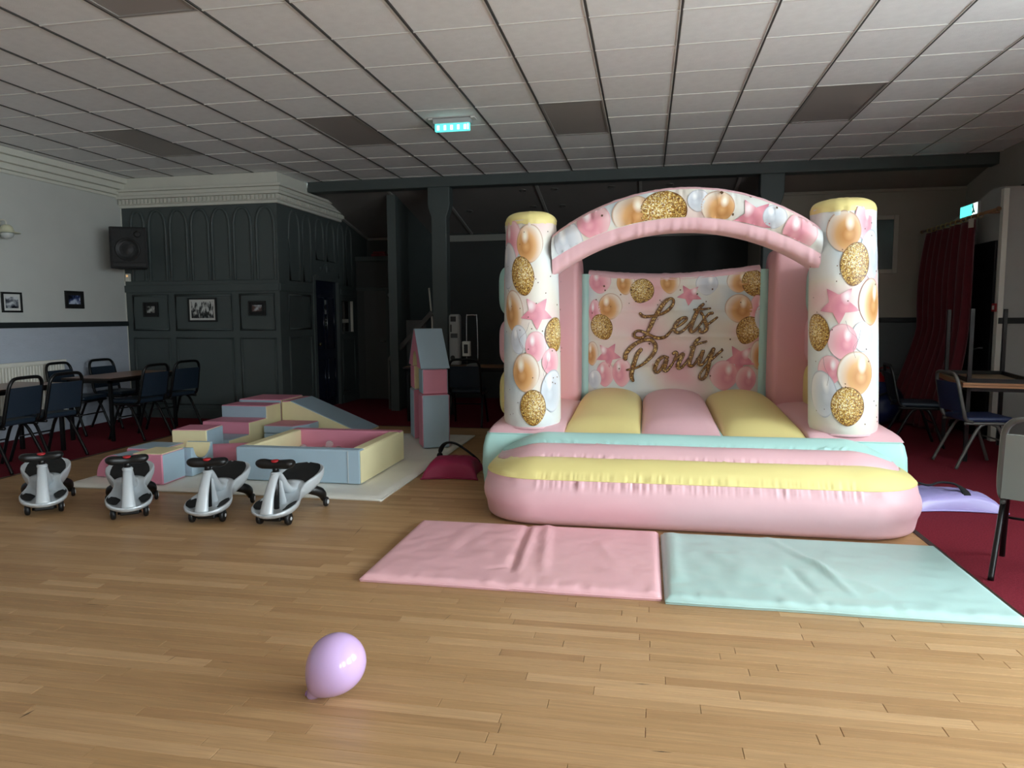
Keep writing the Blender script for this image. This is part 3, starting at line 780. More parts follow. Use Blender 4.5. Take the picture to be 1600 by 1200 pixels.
def outline(kind, n=40):
    out = []
    if kind == 'star': n = 60
    for k in range(n):
        a = 2 * pi * k / n
        if kind == 'star':
            ph = abs(((a - pi / 2 + pi / 5) % (2 * pi / 5)) - pi / 5); r = .48 * sin(pi / 5) / (sin(ph) + .48 * sin(pi / 5 - ph)); r = min(r, .97)
            a2 = a + pi       # one point down
            out.append((r * cos(a2), r * sin(a2)))
        else:
            x, y_ = cos(a), sin(a)
            if y_ < 0: x *= 1 - .26 * y_ * y_
            out.append((x, y_))
    return out
def decal(kind, cu, cv, w, h, rot, fn, parent, layer, uvflip=False):
    """fn(u, v, lift) -> world point on the inflated surface"""
    ol = outline(kind)
    n = len(ol); rings = 6
    c_, s_ = cos(R(rot)), sin(R(rot))
    vs_, uvs, fs_ = [], [], []
    def put(x, y_):
        a, b = x * w / 2, y_ * h / 2
        u = cu + a * c_ - b * s_; v = cv + a * s_ + b * c_
        vs_.append(fn(u, v, .0022 + .0004 * layer))
        uvs.append(((-x if uvflip else x) * .5 + .5, y_ * .5 + .5))
    put(0, 0)
    for r in range(1, rings + 1):
        for x, y_ in ol: put(x * r / rings, y_ * r / rings)
    for k in range(n):
        fs_.append((0, 1 + k, 1 + (k + 1) % n))
    for r in range(rings - 1):
        for k in range(n):
            l = (k + 1) % n
            fs_.append((1 + r * n + k, 1 + (r + 1) * n + k, 1 + (r + 1) * n + l, 1 + r * n + l))
    b = MB(); b.add(vs_, fs_)
    return b.build(PNAME[kind], P_[kind], parent, smooth=True, world=False, uv=uvs)
def confetti(fn, spots, parent, seed=0, size=.009):
    b = MB(); rn = random.Random(seed)
    for u, v in spots:
        s = size * rn.uniform(.6, 1.2); a = rn.uniform(0, pi)
        pts = [(u + s * cos(a + k * pi / 2) * (1 if k % 2 else .75), v + s * sin(a + k * pi / 2)) for k in range(4)]
        b.add([fn(p[0], p[1], .022) for p in pts], [(0, 1, 2, 3)])
    o = b.build('printed_confetti', mat('print_dark_gold', (92, 62, 34), .4), parent); o['kind'] = 'stuff'
    return o

CL = Vector((0.29, 5.3, 0.0))
castle = thing('bouncy_castle', 'pastel inflatable bouncy castle with two printed columns, arch and gold Lets Party lettering', 'bouncy castle', CL)
CB = dict(parent=castle, world=True, smooth=True)

# --- base
def rrect(x0, x1, y0, y1, r, nc=8, ns=(30, 26)):
    pts = []
    cs = [((x1 - r, y0 + r), -pi / 2), ((x1 - r, y1 - r), 0), ((x0 + r, y1 - r), pi / 2), ((x0 + r, y0 + r), pi)]
    for i, ((cx, cy), a0) in enumerate(cs):
        for k in range(nc + 1):
            a = a0 + pi / 2 * k / nc
            pts.append((cx + r * cos(a), cy + r * sin(a)))
        nx = cs[(i + 1) % 4]
        ex = (nx[0][0] + r * cos(nx[1]), nx[0][1] + r * sin(nx[1]))
        sx = pts[-1]
        m = ns[(i + 1) % 2]
        for k in range(1, m):
            pts.append((sx[0] + (ex[0] - sx[0]) * k / m, sx[1] + (ex[1] - sx[1]) * k / m))
    return pts
def ring_stack(rings):
    b = MB(); n = len(rings[0])
    vs_ = [p for r in rings for p in r]
    fs_ = []
    for i in range(len(rings) - 1):
        for k in range(n):
            l = (k + 1) % n
            fs_.append((i * n + k, i * n + l, (i + 1) * n + l, (i + 1) * n + k))
    return b.add(vs_, fs_), n
BX0, BX1, BY0, BY1 = -1.235, 1.805, 5.30, 7.75
def base_ring(d, z, pk=0.0):
    out = []
    for i, (x, y_) in enumerate(rrect(BX0 + d, BX1 - d, BY0 + d, BY1 - d, max(.05 - d * .15, .02))):
        q = n1(i * .9 + 11) * pk
        out.append((x, y_, z + q))
    return out
rs = [base_ring(d, z) for d, z in ((.05, 0), (.02, .02), (.0, .12), (-.012, .25), (-.005, .40), (.012, .48), (.026, .505))]
b, n = ring_stack(rs); b.build('base', V_MINT, **CB)
rs = [base_ring(.026, .505, .004), base_ring(.045, .512, .004), base_ring(.08, .514), base_ring(.13, .500)]
b, n = ring_stack(rs); b.f.append(tuple(range(3 * n, 4 * n))); b.build('base_top', V_PINK, **CB)
# piping on the seam
MB().tube([(p[0], p[1], p[2] + .001) for p in base_ring(.024, .504)], .005, 5, closed=True).build('base_piping', V_MINT, **CB)

# --- front step of nested lobes
SXL, SXR, SYF, SYB = -1.115, 1.735, 4.55, 5.33
def ustep(d, seg=(10, 22, 250, 22, 10)):
    dx = d * .07 if d > 0 else d
    x0, x1, yf = SXL + dx, SXR - dx, SYF + d
    r = max(.40 - d * .05, .1)
    r = min(r, SYB - yf - .002) if SYB - yf > .02 else .015
    pts = []
    for k in range(seg[0]): pts.append((x0, SYB + (yf + r - SYB) * k / seg[0]))
    for k in range(seg[1]):
        a = pi + pi / 2 * k / seg[1]; pts.append((x0 + r + r * cos(a), yf + r + r * sin(a)))
    for k in range(seg[2]): pts.append((x0 + r + (x1 - x0 - 2 * r) * k / seg[2], yf))
    for k in range(seg[3]):
        a = -pi / 2 + pi / 2 * k / seg[3]; pts.append((x1 - r + r * cos(a), yf + r + r * sin(a)))
    for k in range(seg[4] + 1): pts.append((x1, yf + r + (SYB - yf - r) * k / seg[4]))
    return pts
SPROF = [('step_front', V_PINK, [(.13, .002), (.05, .025), (.01, .09), (-.015, .17), (-.008, .25), (.035, .325)]),
         ('step_yellow_lobe', V_YEL, [(.035, .325), (.09, .385), (.17, .425), (.25, .438), (.315, .415)]),
         ('step_pink_lobe', V_PINK, [(.315, .415), (.36, .455), (.43, .487), (.50, .490), (.555, .470)]),
         ('step_mint_lobe', V_MINT, [(.555, .470), (.60, .505), (.66, .533), (.72, .535), (.77, .505)])]
for si, (nm, mm_, pr) in enumerate(SPROF):
    fine = cr(pr, 5)
    m = len(fine)
    b = MB()
    vs_ = []
    nn = len(ustep(0))
    for j, (d, z) in enumerate(fine):
        # seam puckers, fading away from both seams
        e0 = exp(-((j) / 2.6) ** 2) if si > 0 else 0
        e1 = exp(-((m - 1 - j) / 2.6) ** 2)
        nearseam = 0 if j in (0, m - 1) else 1
        for k, (x, y_) in enumerate(ustep(d)):
            pk = (n1(k * .40 + si * 91) * max(.1, .45 + 2 * n1(k * .05 + si * 5)) + .5 * n1(k * .83 + si * 37)) * (.030 * e0 + .030 * e1) * nearseam
            lowf = n2(k * .035 + si * 13, j * .1) * .006 * nearseam * (1 if z > .05 else 0)
            if z > .33:
                e_ = min(x - SXL, SXR - x)
                z_ = .33 + (z - .33) * (.22 + .78 * sbox(e_, .40) ** .6)
            else: z_ = z
            if si == 0:
                vs_.append((x, y_ - pk * .8 - lowf, z_ + pk * .3))
            else:
                vs_.append((x, y_, z_ + pk + lowf))
    fs_ = []
    for j in range(m - 1):
        for k in range(nn - 1):
            fs_.append((j * nn + k, j * nn + k + 1, (j + 1) * nn + k + 1, (j + 1) * nn + k))
    b.add(vs_, fs_)
    o = b.build(nm, mm_, **CB)
    if si == 0:
        MB().tube([(x, y_, .012) for x, y_ in ustep(.10)], .009, 5).build('bottom_seam', V_PINK, **CB)
    else:
        zz_ = lambda x: .33 + (pr[0][1] - .33) * (.22 + .78 * sbox(min(x - SXL, SXR - x), .40) ** .6) if pr[0][1] > .33 else pr[0][1]
        MB().tube([(x, y_, zz_(x) + .001) for x, y_ in ustep(pr[0][0])], .003, 5).build('seam', mm_, **CB)

# --- bed tubes
for i, (cx, mm_) in enumerate(((-.325, V_YEL), (.265, V_PINK), (.865, V_YEL))):
    hw = .295
    def fn(u, v, cx=cx, hw=hw):
        y_ = 5.16 + v * 2.03
        a = pi * u
        end = min(1, sqrt(max(0, 1 - max(0, (v - .93) / .07) ** 2)) + .0)
        hgt = (.015 + .105 * sbox(y_ - 5.2, .5) + .075 * sbox(y_ - 5.5, 1.3)) * (0.35 + .65 * end)
        return (cx - hw * cos(a), y_, .488 + .015 * sbox(y_ - 5.5, 1.4) + hgt * sin(a) ** .62)
    MB().grid(fn, 24, 26).build('bed_tube', mm_, **CB)
for xv in (-.03, .565):
    MB().tube([(xv, 5.30, .500), (xv, 6.2, .512), (xv, 7.15, .52)], .008, 6).build('bed_seam', V_MINT, **CB)
# pink shoulders between column and rear pillar
for x0, x1 in ((-1.195, -.612), (1.155, 1.782)):
    def fn(u, v, x0=x0, x1=x1):
        a = pi * u; y_ = 5.325 + v * 1.6
        h = .075 + .035 * sbox(y_ - 5.5, .8)
        f_ = sqrt(1 - (1 - min(1, v / .16)) ** 2)
        return ((x0 + x1) / 2 - (x1 - x0) / 2 * cos(a), y_, .508 + h * f_ * sin(a) ** .4 + .005 * n1(u * 40) * (1 - f_))
    MB().grid(fn, 30, 24).build('bed_shoulder', V_PINK, **CB)

# --- rounded inflated boxes
def pillow(x0, x1, y0, y1, z0, z1, nm, m_, e=.42, nu=28, nv=20, puff=(0, 0, 0), **kw):
    cx, cy, cz = (x0 + x1) / 2, (y0 + y1) / 2, (z0 + z1) / 2
    sx, sy, sz = (x1 - x0) / 2, (y1 - y0) / 2, (z1 - z0) / 2
    sg = lambda v, p: math.copysign(abs(v) ** p, v)
    def fn(u, v):
        a = 2 * pi * u; t = -pi / 2 + pi * v
        ct = sg(cos(t), e)
        return (cx + sx * sg(cos(a), e) * ct, cy + sy * sg(sin(a), e) * ct, cz + sz * sg(sin(t), e))
    return MB().grid(fn, nu, nv, wrap=True).build(nm, m_, **(kw or CB))
for side in (-1, 1):
    if side < 0: xo, xi = -1.245, -.88
    else: xo, xi = 1.755, 1.40
    x0, x1 = min(xo, xi), max(xo, xi)
    for z0, z1, mm_, nm in ((1.385, 1.86, V_MINT, 'side_wall_mint_lobe'), (.96, 1.41, V_PINK, 'side_wall_pink_lobe'), (.53, .98, V_YEL, 'side_wall_yellow_lobe')):
        pillow(x0, x1, 5.72, 7.55, z0, z1, nm, mm_, e=.52, nu=48, nv=28)
    xa, xb = (x0 + .10, x1 - .02) if side < 0 else (x0 + .02, x1 - .10)
    for z0, z1, mm_ in ((1.395, 1.845, V_PINK2), (.965, 1.40, V_PINK2), (.535, .97, V_YEL)):
        pillow(xa, xb, 5.695, 5.86, z0, z1, 'side_wall_end', mm_, e=.50, nu=36, nv=24)
    # rear corner pillar
    if side < 0: pillow(-.96, -.632, 6.78, 7.42, .50, 2.02, 'rear_pillar', V_PINK2, e=.22, nu=40, nv=30)
    else: pillow(1.135, 1.47, 6.78, 7.42, .50, 2.02, 'rear_pillar', V_PINK2, e=.22, nu=40, nv=30)

# --- back wall with print
BWX0, BWX1, BWY = -.572, 1.068, 7.16
def bw_top(x):
    t = (x - BWX0) / (BWX1 - BWX0)
    return 1.845 - .055 * sin(pi * t) + .02 * t
def bw_y(x, z):
    yy = BWY
    for zc in (.93, 1.2, 1.46, 1.70):      # shallow folds across the sheet
        yy -= .010 * exp(-((z - zc) / .022) ** 2)
    return yy + .008 * n2(x * 5, z * 5)
def bw_fn(u, v, lift=0.0):
    x = min(max(u, BWX0), BWX1); z = min(max(v, .5), bw_top(x) - .03)
    return tuple(Vector((x, bw_y(x, z) - lift, z)) - CL)
bwall = MB().grid(lambda u, v: (lambda x: (lambda z: (x, bw_y(x, z), z))(.5 + (bw_top(x) - .03 - .5) * v))(BWX0 + (BWX1 - BWX0) * u), 60, 90).build('back_wall_print', V_PRINT, **CB)
hem = MB()
hem.grid(lambda u, v: (BWX0 + (BWX1 - BWX0) * u, bw_y(0, 1.9) - .004 + (.10 * (1 - cos(v * pi / 1.2))) , bw_top(BWX0 + (BWX1 - BWX0) * u) - .045 + .07 * sin(v * pi * .62) + .006 * n1(u * 60)), 80, 10)
hem.build('back_wall_hem', V_PINK, **CB)
MB().box(BWX0 - .05, BWX1 + .05, BWY + .03, BWY + .22, .5, 1.78).build('back_wall_body', V_PINK2, parent=castle, world=True, bevel=.03)
for x0, x1, dz in ((BWX0 - .072, BWX0 + .004, 0), (BWX1 - .004, BWX1 + .072, .02)):
    MB().grid(lambda u, v: (x0 + (x1 - x0) * u, BWY - .012 - .02 * sin(pi * u) + .006 * n2(v * 14, u * 3), .52 + (1.30 + dz) * v), 8, 50).build('back_wall_border', V_MINT, **CB)
for li, (kd, u, v, w, h, rt) in enumerate(DEC_B):
    decal(kd, u, v, w, h, rt, bw_fn, bwall, li * .5, uvflip=(u > .25))
rn = random.Random(4)
confetti(bw_fn, [(rn.uniform(BWX0 + .03, BWX1 - .03), rn.choice([rn.uniform(1.5, 1.76), rn.uniform(.8, 1.7)])) for _ in range(34)], bwall, 1, .010)

def glitter_gold(name, c0, c1, c2, sc):
    m = bpy.data.materials.new(name); m.use_nodes = True
    nt = m.node_tree; b = nt.nodes['Principled BSDF']
    tc = nt.nodes.new('ShaderNodeTexCoord'); vo = nt.nodes.new('ShaderNodeTexVoronoi'); vo.inputs['Scale'].default_value = sc
    nt.links.new(tc.outputs['Object'], vo.inputs['Vector'])
    sp = nt.nodes.new('ShaderNodeSeparateXYZ'); nt.links.new(vo.outputs['Color'], sp.inputs[0])
    r = nt.nodes.new('ShaderNodeValToRGB'); e = r.color_ramp.elements
    e[0].position = .15; e[0].color = lin(*c0); e[1].position = .95; e[1].color = lin(*c2)
    x = e.new(.7); x.color = lin(*c1)
    nt.links.new(sp.outputs['X'], r.inputs[0]); nt.links.new(r.outputs[0], b.inputs['Base Color'])
    b.inputs['Roughness'].default_value = .4
    return m
M_LET = glitter_gold('lettering_gold', (104, 66, 28), (160, 114, 52), (236, 206, 130), 90)
M_LETO = mat('lettering_outline', (84, 54, 26), .45)
def ribbon(stroke, extra, lift):
    fine = cr([s for s in stroke], 7)
    b = MB(); vs_ = []
    m = len(fine)
    for i, (x, z, w) in enumerate(fine):
        a = fine[max(i - 1, 0)]; c = fine[min(i + 1, m - 1)]
        tx, tz = c[0] - a[0], c[1] - a[1]; l = sqrt(tx * tx + tz * tz) or 1
        nx, nz = -tz / l, tx / l
        hw = w / 2 + extra
        lf = lift + .0012 * i / m
        for q in (-1, 1):
            vs_.append(bw_fn(x + nx * hw * q, z + nz * hw * q, lf))
    fs_ = [(2 * i, 2 * i + 1, 2 * i + 3, 2 * i + 2) for i in range(m - 1)]
    # round ends
    for idx in (0, m - 1):
        x, z, w = fine[idx]; hw = w / 2 + extra; o = len(vs_)
        lf = lift + .0012 * idx / m
        for k in range(12): vs_.append(bw_fn(x + hw * cos(k * pi / 6), z + hw * sin(k * pi / 6), lf))
        fs_.append(tuple(o + k for k in range(12)))
    return b.add(vs_, fs_)
for wd, grp in (('lettering_lets', STROKES[:7]), ('lettering_party', STROKES[7:])):
    ob, ib = MB(), MB()
    for si, s_ in enumerate(grp):
        r1 = ribbon(s_, .004, .020 + .0014 * si); ob.add(r1.v, r1.f)
        r2 = ribbon(s_, -.0022, .0215 + .0014 * si); ib.add(r2.v, r2.f)
    lo = ib.build(wd, M_LET, bwall)
    ob.build('lettering_edge', M_LETO, lo)

# --- columns
def column(cx, cy, rb, rt, z0, z1, decs, nm, flip, seed, lean):
    phi0 = atan2(-cy, -cx)           # faces the room
    def cen(z):
        t = (z - z0) / (z1 - z0); return cx + lean * t, cy
    def rad(z):
        t = (z - z0) / (z1 - z0)
        q = rb + (rt - rb) * t + .008 * sin(pi * t)
        if t < .03: q -= .015 * (1 - t / .03)
        return q
    def fn(u, v):
        z = z0 + (z1 - z0) * v; a = 2 * pi * u; x, y_ = cen(z)
        t = (1 - v) * (z1 - z0)
        pk = (n1(u * 46 + seed) ) * .022 * exp(-(t / .07) ** 2) * (0 if v > .999 else 1)
        r = rad(z) + pk + .0012 * n2(u * 12, z * 3)
        return (x + r * cos(a), y_ + r * sin(a), z)
    body = MB().grid(fn, 96, 60, wrap=True).build(nm, V_PRINT, **CB)
    def cap(u, v):
        a = 2 * pi * u; x, y_ = cen(z1)
        if v < .17:
            r = rad(z1) + .003 + n1(u * 46 + seed) * .012; return (x + r * cos(a), y_ + r * sin(a), z1 - .030 * (1 - v / .17) + .012 * n1(u * 38 + seed * 2) * (1 - v / .17))
        w_ = (v - .17) / .83
        r = (rad(z1) + .003) * cos(w_ * pi / 2) ** .62
        pk = n1(u * 46 + seed) * .012 * (1 - w_)
        return (x + r * cos(a), y_ + r * sin(a), z1 + .078 * sin(w_ * pi / 2) + pk)
    MB().grid(cap, 96, 18, wrap=True).build('column_cap', V_YEL, **CB)
    MB().tube([fn(k / 48, 0.0) for k in range(48)], .010, 6, closed=True).build('column_seam', V_PINK, **CB)
    def dfn(u, v, lift):
        z = min(max(v, z0 + .006), z1 - .004)
        x, y_ = cen(z); r = rad(z) + lift + .0015
        a = phi0 + u / r
        return tuple(Vector((x + r * cos(a), y_ + r * sin(a), z)) - CL)
    for li, (kd, s, z, w, h, rt_) in enumerate(decs):
        th = math.asin(max(-.97, min(.97, s)))
        decal(kd, th * rad(z), z, w / max(.55, cos(th)), h, rt_, dfn, body, li, uvflip=flip ^ (kd in ('glit',)))
    rn_ = random.Random(seed)
    confetti(dfn, [(rn_.uniform(-.30, .30), rn_.uniform(z0 + .05, z1 - .08)) for _ in range(46)], body, seed, .0065)
    # strings below a few balloons
    sb = MB()
    for (u0, v0, du) in ((-.12, 1.30, .05), (-.02, 1.36, -.08), (.13, 1.10, -.04)):
        if flip: u0, du = -u0, -du
        pts = cr([(u0, v0), (u0 + du * .3, v0 - .07), (u0 + du, v0 - .13), (u0 + du * .7, v0 - .20)], 6)
        for i in range(len(pts) - 1):
            (a, b_), (c, d) = pts[i], pts[i + 1]
            sb.add([dfn(a - .0012, b_, .02), dfn(a + .0012, b_, .02), dfn(c + .0012, d, .02), dfn(c - .0012, d, .02)], [(0, 1, 2, 3)])
    sb.build('printed_string', mat('print_grey_line', (136, 120, 116), .5), body)
    return body
column(-.885, 5.56, .226, .196, .545, 2.130, DEC_L, 'column', False, 21, -.004)
column(1.435, 5.56, .236, .215, .545, 2.150, DEC_R, 'column', True, 77, -.055)

# --- arch
AXC, AZC, RO = .252, .735, 1.605
AHW = .962
def rin(u): return 1.295 + .078 * u * u
def aang(u, rad_): return math.asin(max(-1, min(1, AHW * u / rad_)))
def arch_pt(a, rad_, y_): return (AXC + rad_ * sin(a), y_, AZC + rad_ * cos(a))
def arch_y(rad_, ri):
    t = (rad_ - ri - .085) / (RO - .02 - ri - .085)
    return 5.425 - .045 * sin(pi * max(0, min(1, t)))
def arch_wr(u, v):
    if v <= 0 or v >= 1: return 0
    return (n1(u * 70) + .5 * n1(u * 150 + 5)) * .016 * exp(-((1 - v) / .40) ** 2) + n1(u * 85 + 40) * .012 * exp(-(v / .22) ** 2)
def af(u, v):
    uu = 2 * u - 1; ri = rin(uu)
    rd = ri + .085 + (RO - .02 - ri - .085) * v
    wr = arch_wr(u, v)
    return arch_pt(aang(uu, rd), rd, arch_y(rd, ri) + wr)
aface = MB().grid(af, 160, 16).build('arch_print', V_PRINT, **CB)
def lining(u, v):
    uu = 2 * u - 1; ri = rin(uu)
    path = [(ri + .085, 5.425), (ri + .05, 5.425), (ri + .012, 5.44), (ri, 5.48), (ri - .004, 5.56), (ri, 5.66), (ri + .04, 5.71), (ri + .15, 5.73), (RO - .04, 5.70), (RO, 5.62), (RO + .004, 5.53), (RO, 5.46), (RO - .008, 5.437), (RO - .02, 5.425)]
    i = min(int(v * 13 + 1e-6), 12); f = v * 13 - i
    p, q = path[i], path[i + 1]
    rd = p[0] + (q[0] - p[0]) * f; y_ = p[1] + (q[1] - p[1]) * f
    wr = n1(u * 75 + 9) * .014 * (1 if 0 < i < 4 else .5 if i > 8 else 0) 
    return arch_pt(aang(uu, rd), rd + wr * .5, y_ + wr * .4)
MB().grid(lining, 160, 13, flip=True).build('arch_lining', V_PINK, **CB)
for uu in (-1, 1):
    ri = rin(uu)
    b = MB().add([arch_pt(aang(uu, ri), ri, 5.45), arch_pt(aang(uu, RO), RO, 5.45), arch_pt(aang(uu, RO), RO, 5.68), arch_pt(aang(uu, ri), ri, 5.68)], [(0, 1, 2, 3)]).build('arch_end', V_PINK, parent=castle, world=True)
def afn(u, v, lift):
    dx, dz = u - AXC, v - AZC
    a = atan2(dx, dz); rd = sqrt(dx * dx + dz * dz)
    dx = max(-AHW + .004, min(AHW - .004, dx)); ri = rin(dx / AHW)
    rd = max(ri + .088, min(RO - .024, rd)); a = math.asin(dx / rd)
    return tuple(Vector(arch_pt(a, rd, arch_y(rd, ri) + arch_wr((dx / AHW + 1) / 2, (rd - ri - .085) / (RO - .02 - ri - .085)) - lift - .0015)) - CL)
for li, (kd, u, v, w, h, rt) in enumerate(DEC_A):
    decal(kd, u, v, w, h, rt, afn, aface, li, uvflip=(kd == 'gold'))
confetti(afn, [(-.52, 1.86), (-.33, 2.14), (-.35, 1.99), (-.14, 2.05), (.52, 2.28), (.72, 2.25), (.60, 2.12), (.9, 2.16)], aface, 8, .016)

# ================================================================== LANDING MATS
def pad(x0, x1, y0, y1, h, nm, m_, label, cat, seed, creases, group):
    nx, ny = 90, 60
    cx, cy = (x0 + x1) / 2, (y0 + y1) / 2
    def top(u, v):
        ed = min(u * (x1 - x0), (1 - u) * (x1 - x0), v * (y1 - y0), (1 - v) * (y1 - y0))
        z = h * (.45 + .55 * sbox(ed + .004, .03)) + .006 * n2(u * 4 + seed, v * 3) * sbox(ed, .15)
        for (px, py, qx, qy, amp, wd) in creases:
            dx, dy = qx - px, qy - py; L2 = dx * dx + dy * dy
            t = max(0, min(1, ((u - px) * dx + (v - py) * dy) / L2))
            d = sqrt(((u - px - t * dx) * (x1 - x0)) ** 2 + ((v - py - t * dy) * (y1 - y0)) ** 2)
            z += amp * exp(-(d / wd) ** 2) * (sin(pi * min(1, t + .15)) ** .5 if t < .999 else 0.35)
        z += .010 * n1(u * 55 + seed) * exp(-(v / .07) ** 2) * sbox(ed, .02)
        z += (.006 * n2(u * 22 + seed, v * 16) + .012 * max(0, n2(u * 7 + seed * 2, v * 5) - .12)) * sbox(ed, .1)
        wav = .006 * n1(u * 9 + seed * 3)
        return (x0 + (x1 - x0) * u - cx, y0 + (y1 - y0) * v - cy + (wav if v == 0 else 0), max(z, .004))
    b = MB().grid(top, nx, ny)
    loop = [i for i in range(nx + 1)] + [(j + 1) * (nx + 1) - 1 for j in range(1, ny + 1)] + [ny * (nx + 1) + i for i in range(nx - 1, -1, -1)] + [j * (nx + 1) for j in range(ny - 1, 0, -1)]
    o0 = len(b.v); b.v += [(b.v[i][0], b.v[i][1], 0.0) for i in loop]
    m = len(loop)
    for k in range(m):
        l = (k + 1) % m
        b.f.append((loop[k], o0 + k, o0 + l, loop[l]))
    b.f.append(tuple(o0 + k for k in range(m))[::-1])
    t = thing(nm, label, cat, (cx, cy, 0.001), 0, group)
    b.build('cover', m_, t, smooth=True, flat_angle=60)
    MB().tube([(b.v[i][0], b.v[i][1], b.v[i][2] * .6) for i in loop], .005, 5, closed=True).build('edge_seam', m_, t, smooth=True)
    return t
M_MPINK = mat('mat_vinyl_pink', (236, 184, 189), .36, bump=.2, bscale=6, stretch=(2, 1, 1))
M_MMINT = mat('mat_vinyl_mint', (180, 211, 205), .36, bump=.2, bscale=6, stretch=(2, 1, 1))
pad(-1.485, .088, 3.46, 4.53, .036, 'landing_mat', M_MPINK, 'pale pink padded landing mat lying on the wooden floor', 'mat', 3,
    [(.47, 1.0, .50, .0, -.016, .020), (.55, 1., .62, 0, .014, .03), (.50, .9, .53, 0, .012, .02), (.42, .2, .5, .25, -.008, .02), (.78, .7, .86, .3, .006, .03), (.80, .3, .95, .15, .006, .04), (.25, .9, .2, .1, .005, .06)], 'landing mats')
pad(.108, 1.70, 3.43, 4.50, .040, 'landing_mat', M_MMINT, 'mint green padded landing mat beside the pink one', 'mat', 8,
    [(.04, .95, .04, .05, .012, .035), (.40, .95, .62, .2, .012, .03), (.42, .5, .46, .05, -.010, .025), (.52, .6, .58, .05, .011, .02), (.2, .6, .3, .2, .006, .05), (.6, .35, .7, .1, .008, .04), (.75, .6, .9, .3, .004, .05)], 'landing mats')

# ================================================================== LOOSE BALLOON
bl = thing('balloon', 'lilac balloon lying on the wooden floor', 'balloon', (-1.125, 2.35, 0))
axis = Vector((.60, .10, .78)).normalized()
rotm = Vector((0, 0, 1)).rotation_difference(axis).to_matrix()
prof = [(.010, -.150), (.020, -.140)]
prof += [(.107 * (sqrt(max(0, 1 - ((t - .6) / .4) ** 2)) if t > .6 else sin(pi / 2 * t / .6) ** .80), -.138 + .272 * t) for t in [1 - (1 - k / 40) ** 1.6 for k in range(2, 40)]] + [(0.0, .134)]
pts = MB().lathe(prof, 40, (0, 0, 0), rotm)
zmin = min(p[2] for p in pts.v[80:])
pts.v = [(p[0], p[1], p[2] - zmin + .001) for p in pts.v]
pts.build('skin', mat('latex_lilac', (208, 176, 224), .22, coat=.6, spec=.4), bl, smooth=True)
kp = rotm @ Vector((0, 0, -.150)); kp.z -= zmin
kd = rotm @ Vector((0, 0, -1))
kp.z = max(kp.z, .012); kd.z = 0.05
kn = MB().tube([kp + kd * -.004, kp + kd * .004, kp + kd * .010, kp + kd * .018], [.008, .006, .008, .011], 10)
kn.build('knot', mat('latex_lilac_knot', (150, 108, 160), .3), bl, smooth=True)
# ================================================================== WIGGLE CARS
M_SILVER = mat('silver_plastic', (198, 204, 208), .34, metal=.15, coat=.2)
M_BLKP = mat('black_plastic', (16, 16, 17), .38)
M_SEATP = mat('black_seat_rubber', (13, 13, 13), .75)
M_TYRE = mat('tyre_black', (14, 14, 15), .5)
M_HUB = mat('hub_white', (205, 208, 210), .35)
M_REDP = mat('red_cap', (178, 34, 40), .4)
CST = [(-.365, .020, .090, .100, .100), (-.35, .075, .074, .108, .102), (-.32, .115, .064, .118, .100), (-.27, .143, .058, .130, .098), (-.20, .154, .056, .142, .098), (-.12, .143, .058, .152, .102),
       (-.05, .120, .066, .168, .128), (.01, .104, .080, .196, .172), (.06, .110, .094, .222, .212), (.11, .134, .110, .244, .228), (.16, .156, .126, .262, .238), (.21, .167, .144, .276, .246),
       (.26, .165, .166, .288, .256), (.305, .147, .192, .298, .270), (.34, .112, .220, .305, .284), (.362, .070, .244, .309, .298), (.374, .015, .270, .311, .308)]
def cst(y):
    ys_ = [c[0] for c in CST]
    return [float(np.interp(y, ys_, [c[k] for c in CST])) for k in range(1, 5)]
def car_top(y, s):
    """top surface height at lateral fraction s"""
    w, zb, ze, zm = cst(y)
    a = min(1, abs(s)) 
    return zm + (ze - zm) * a ** 3.0
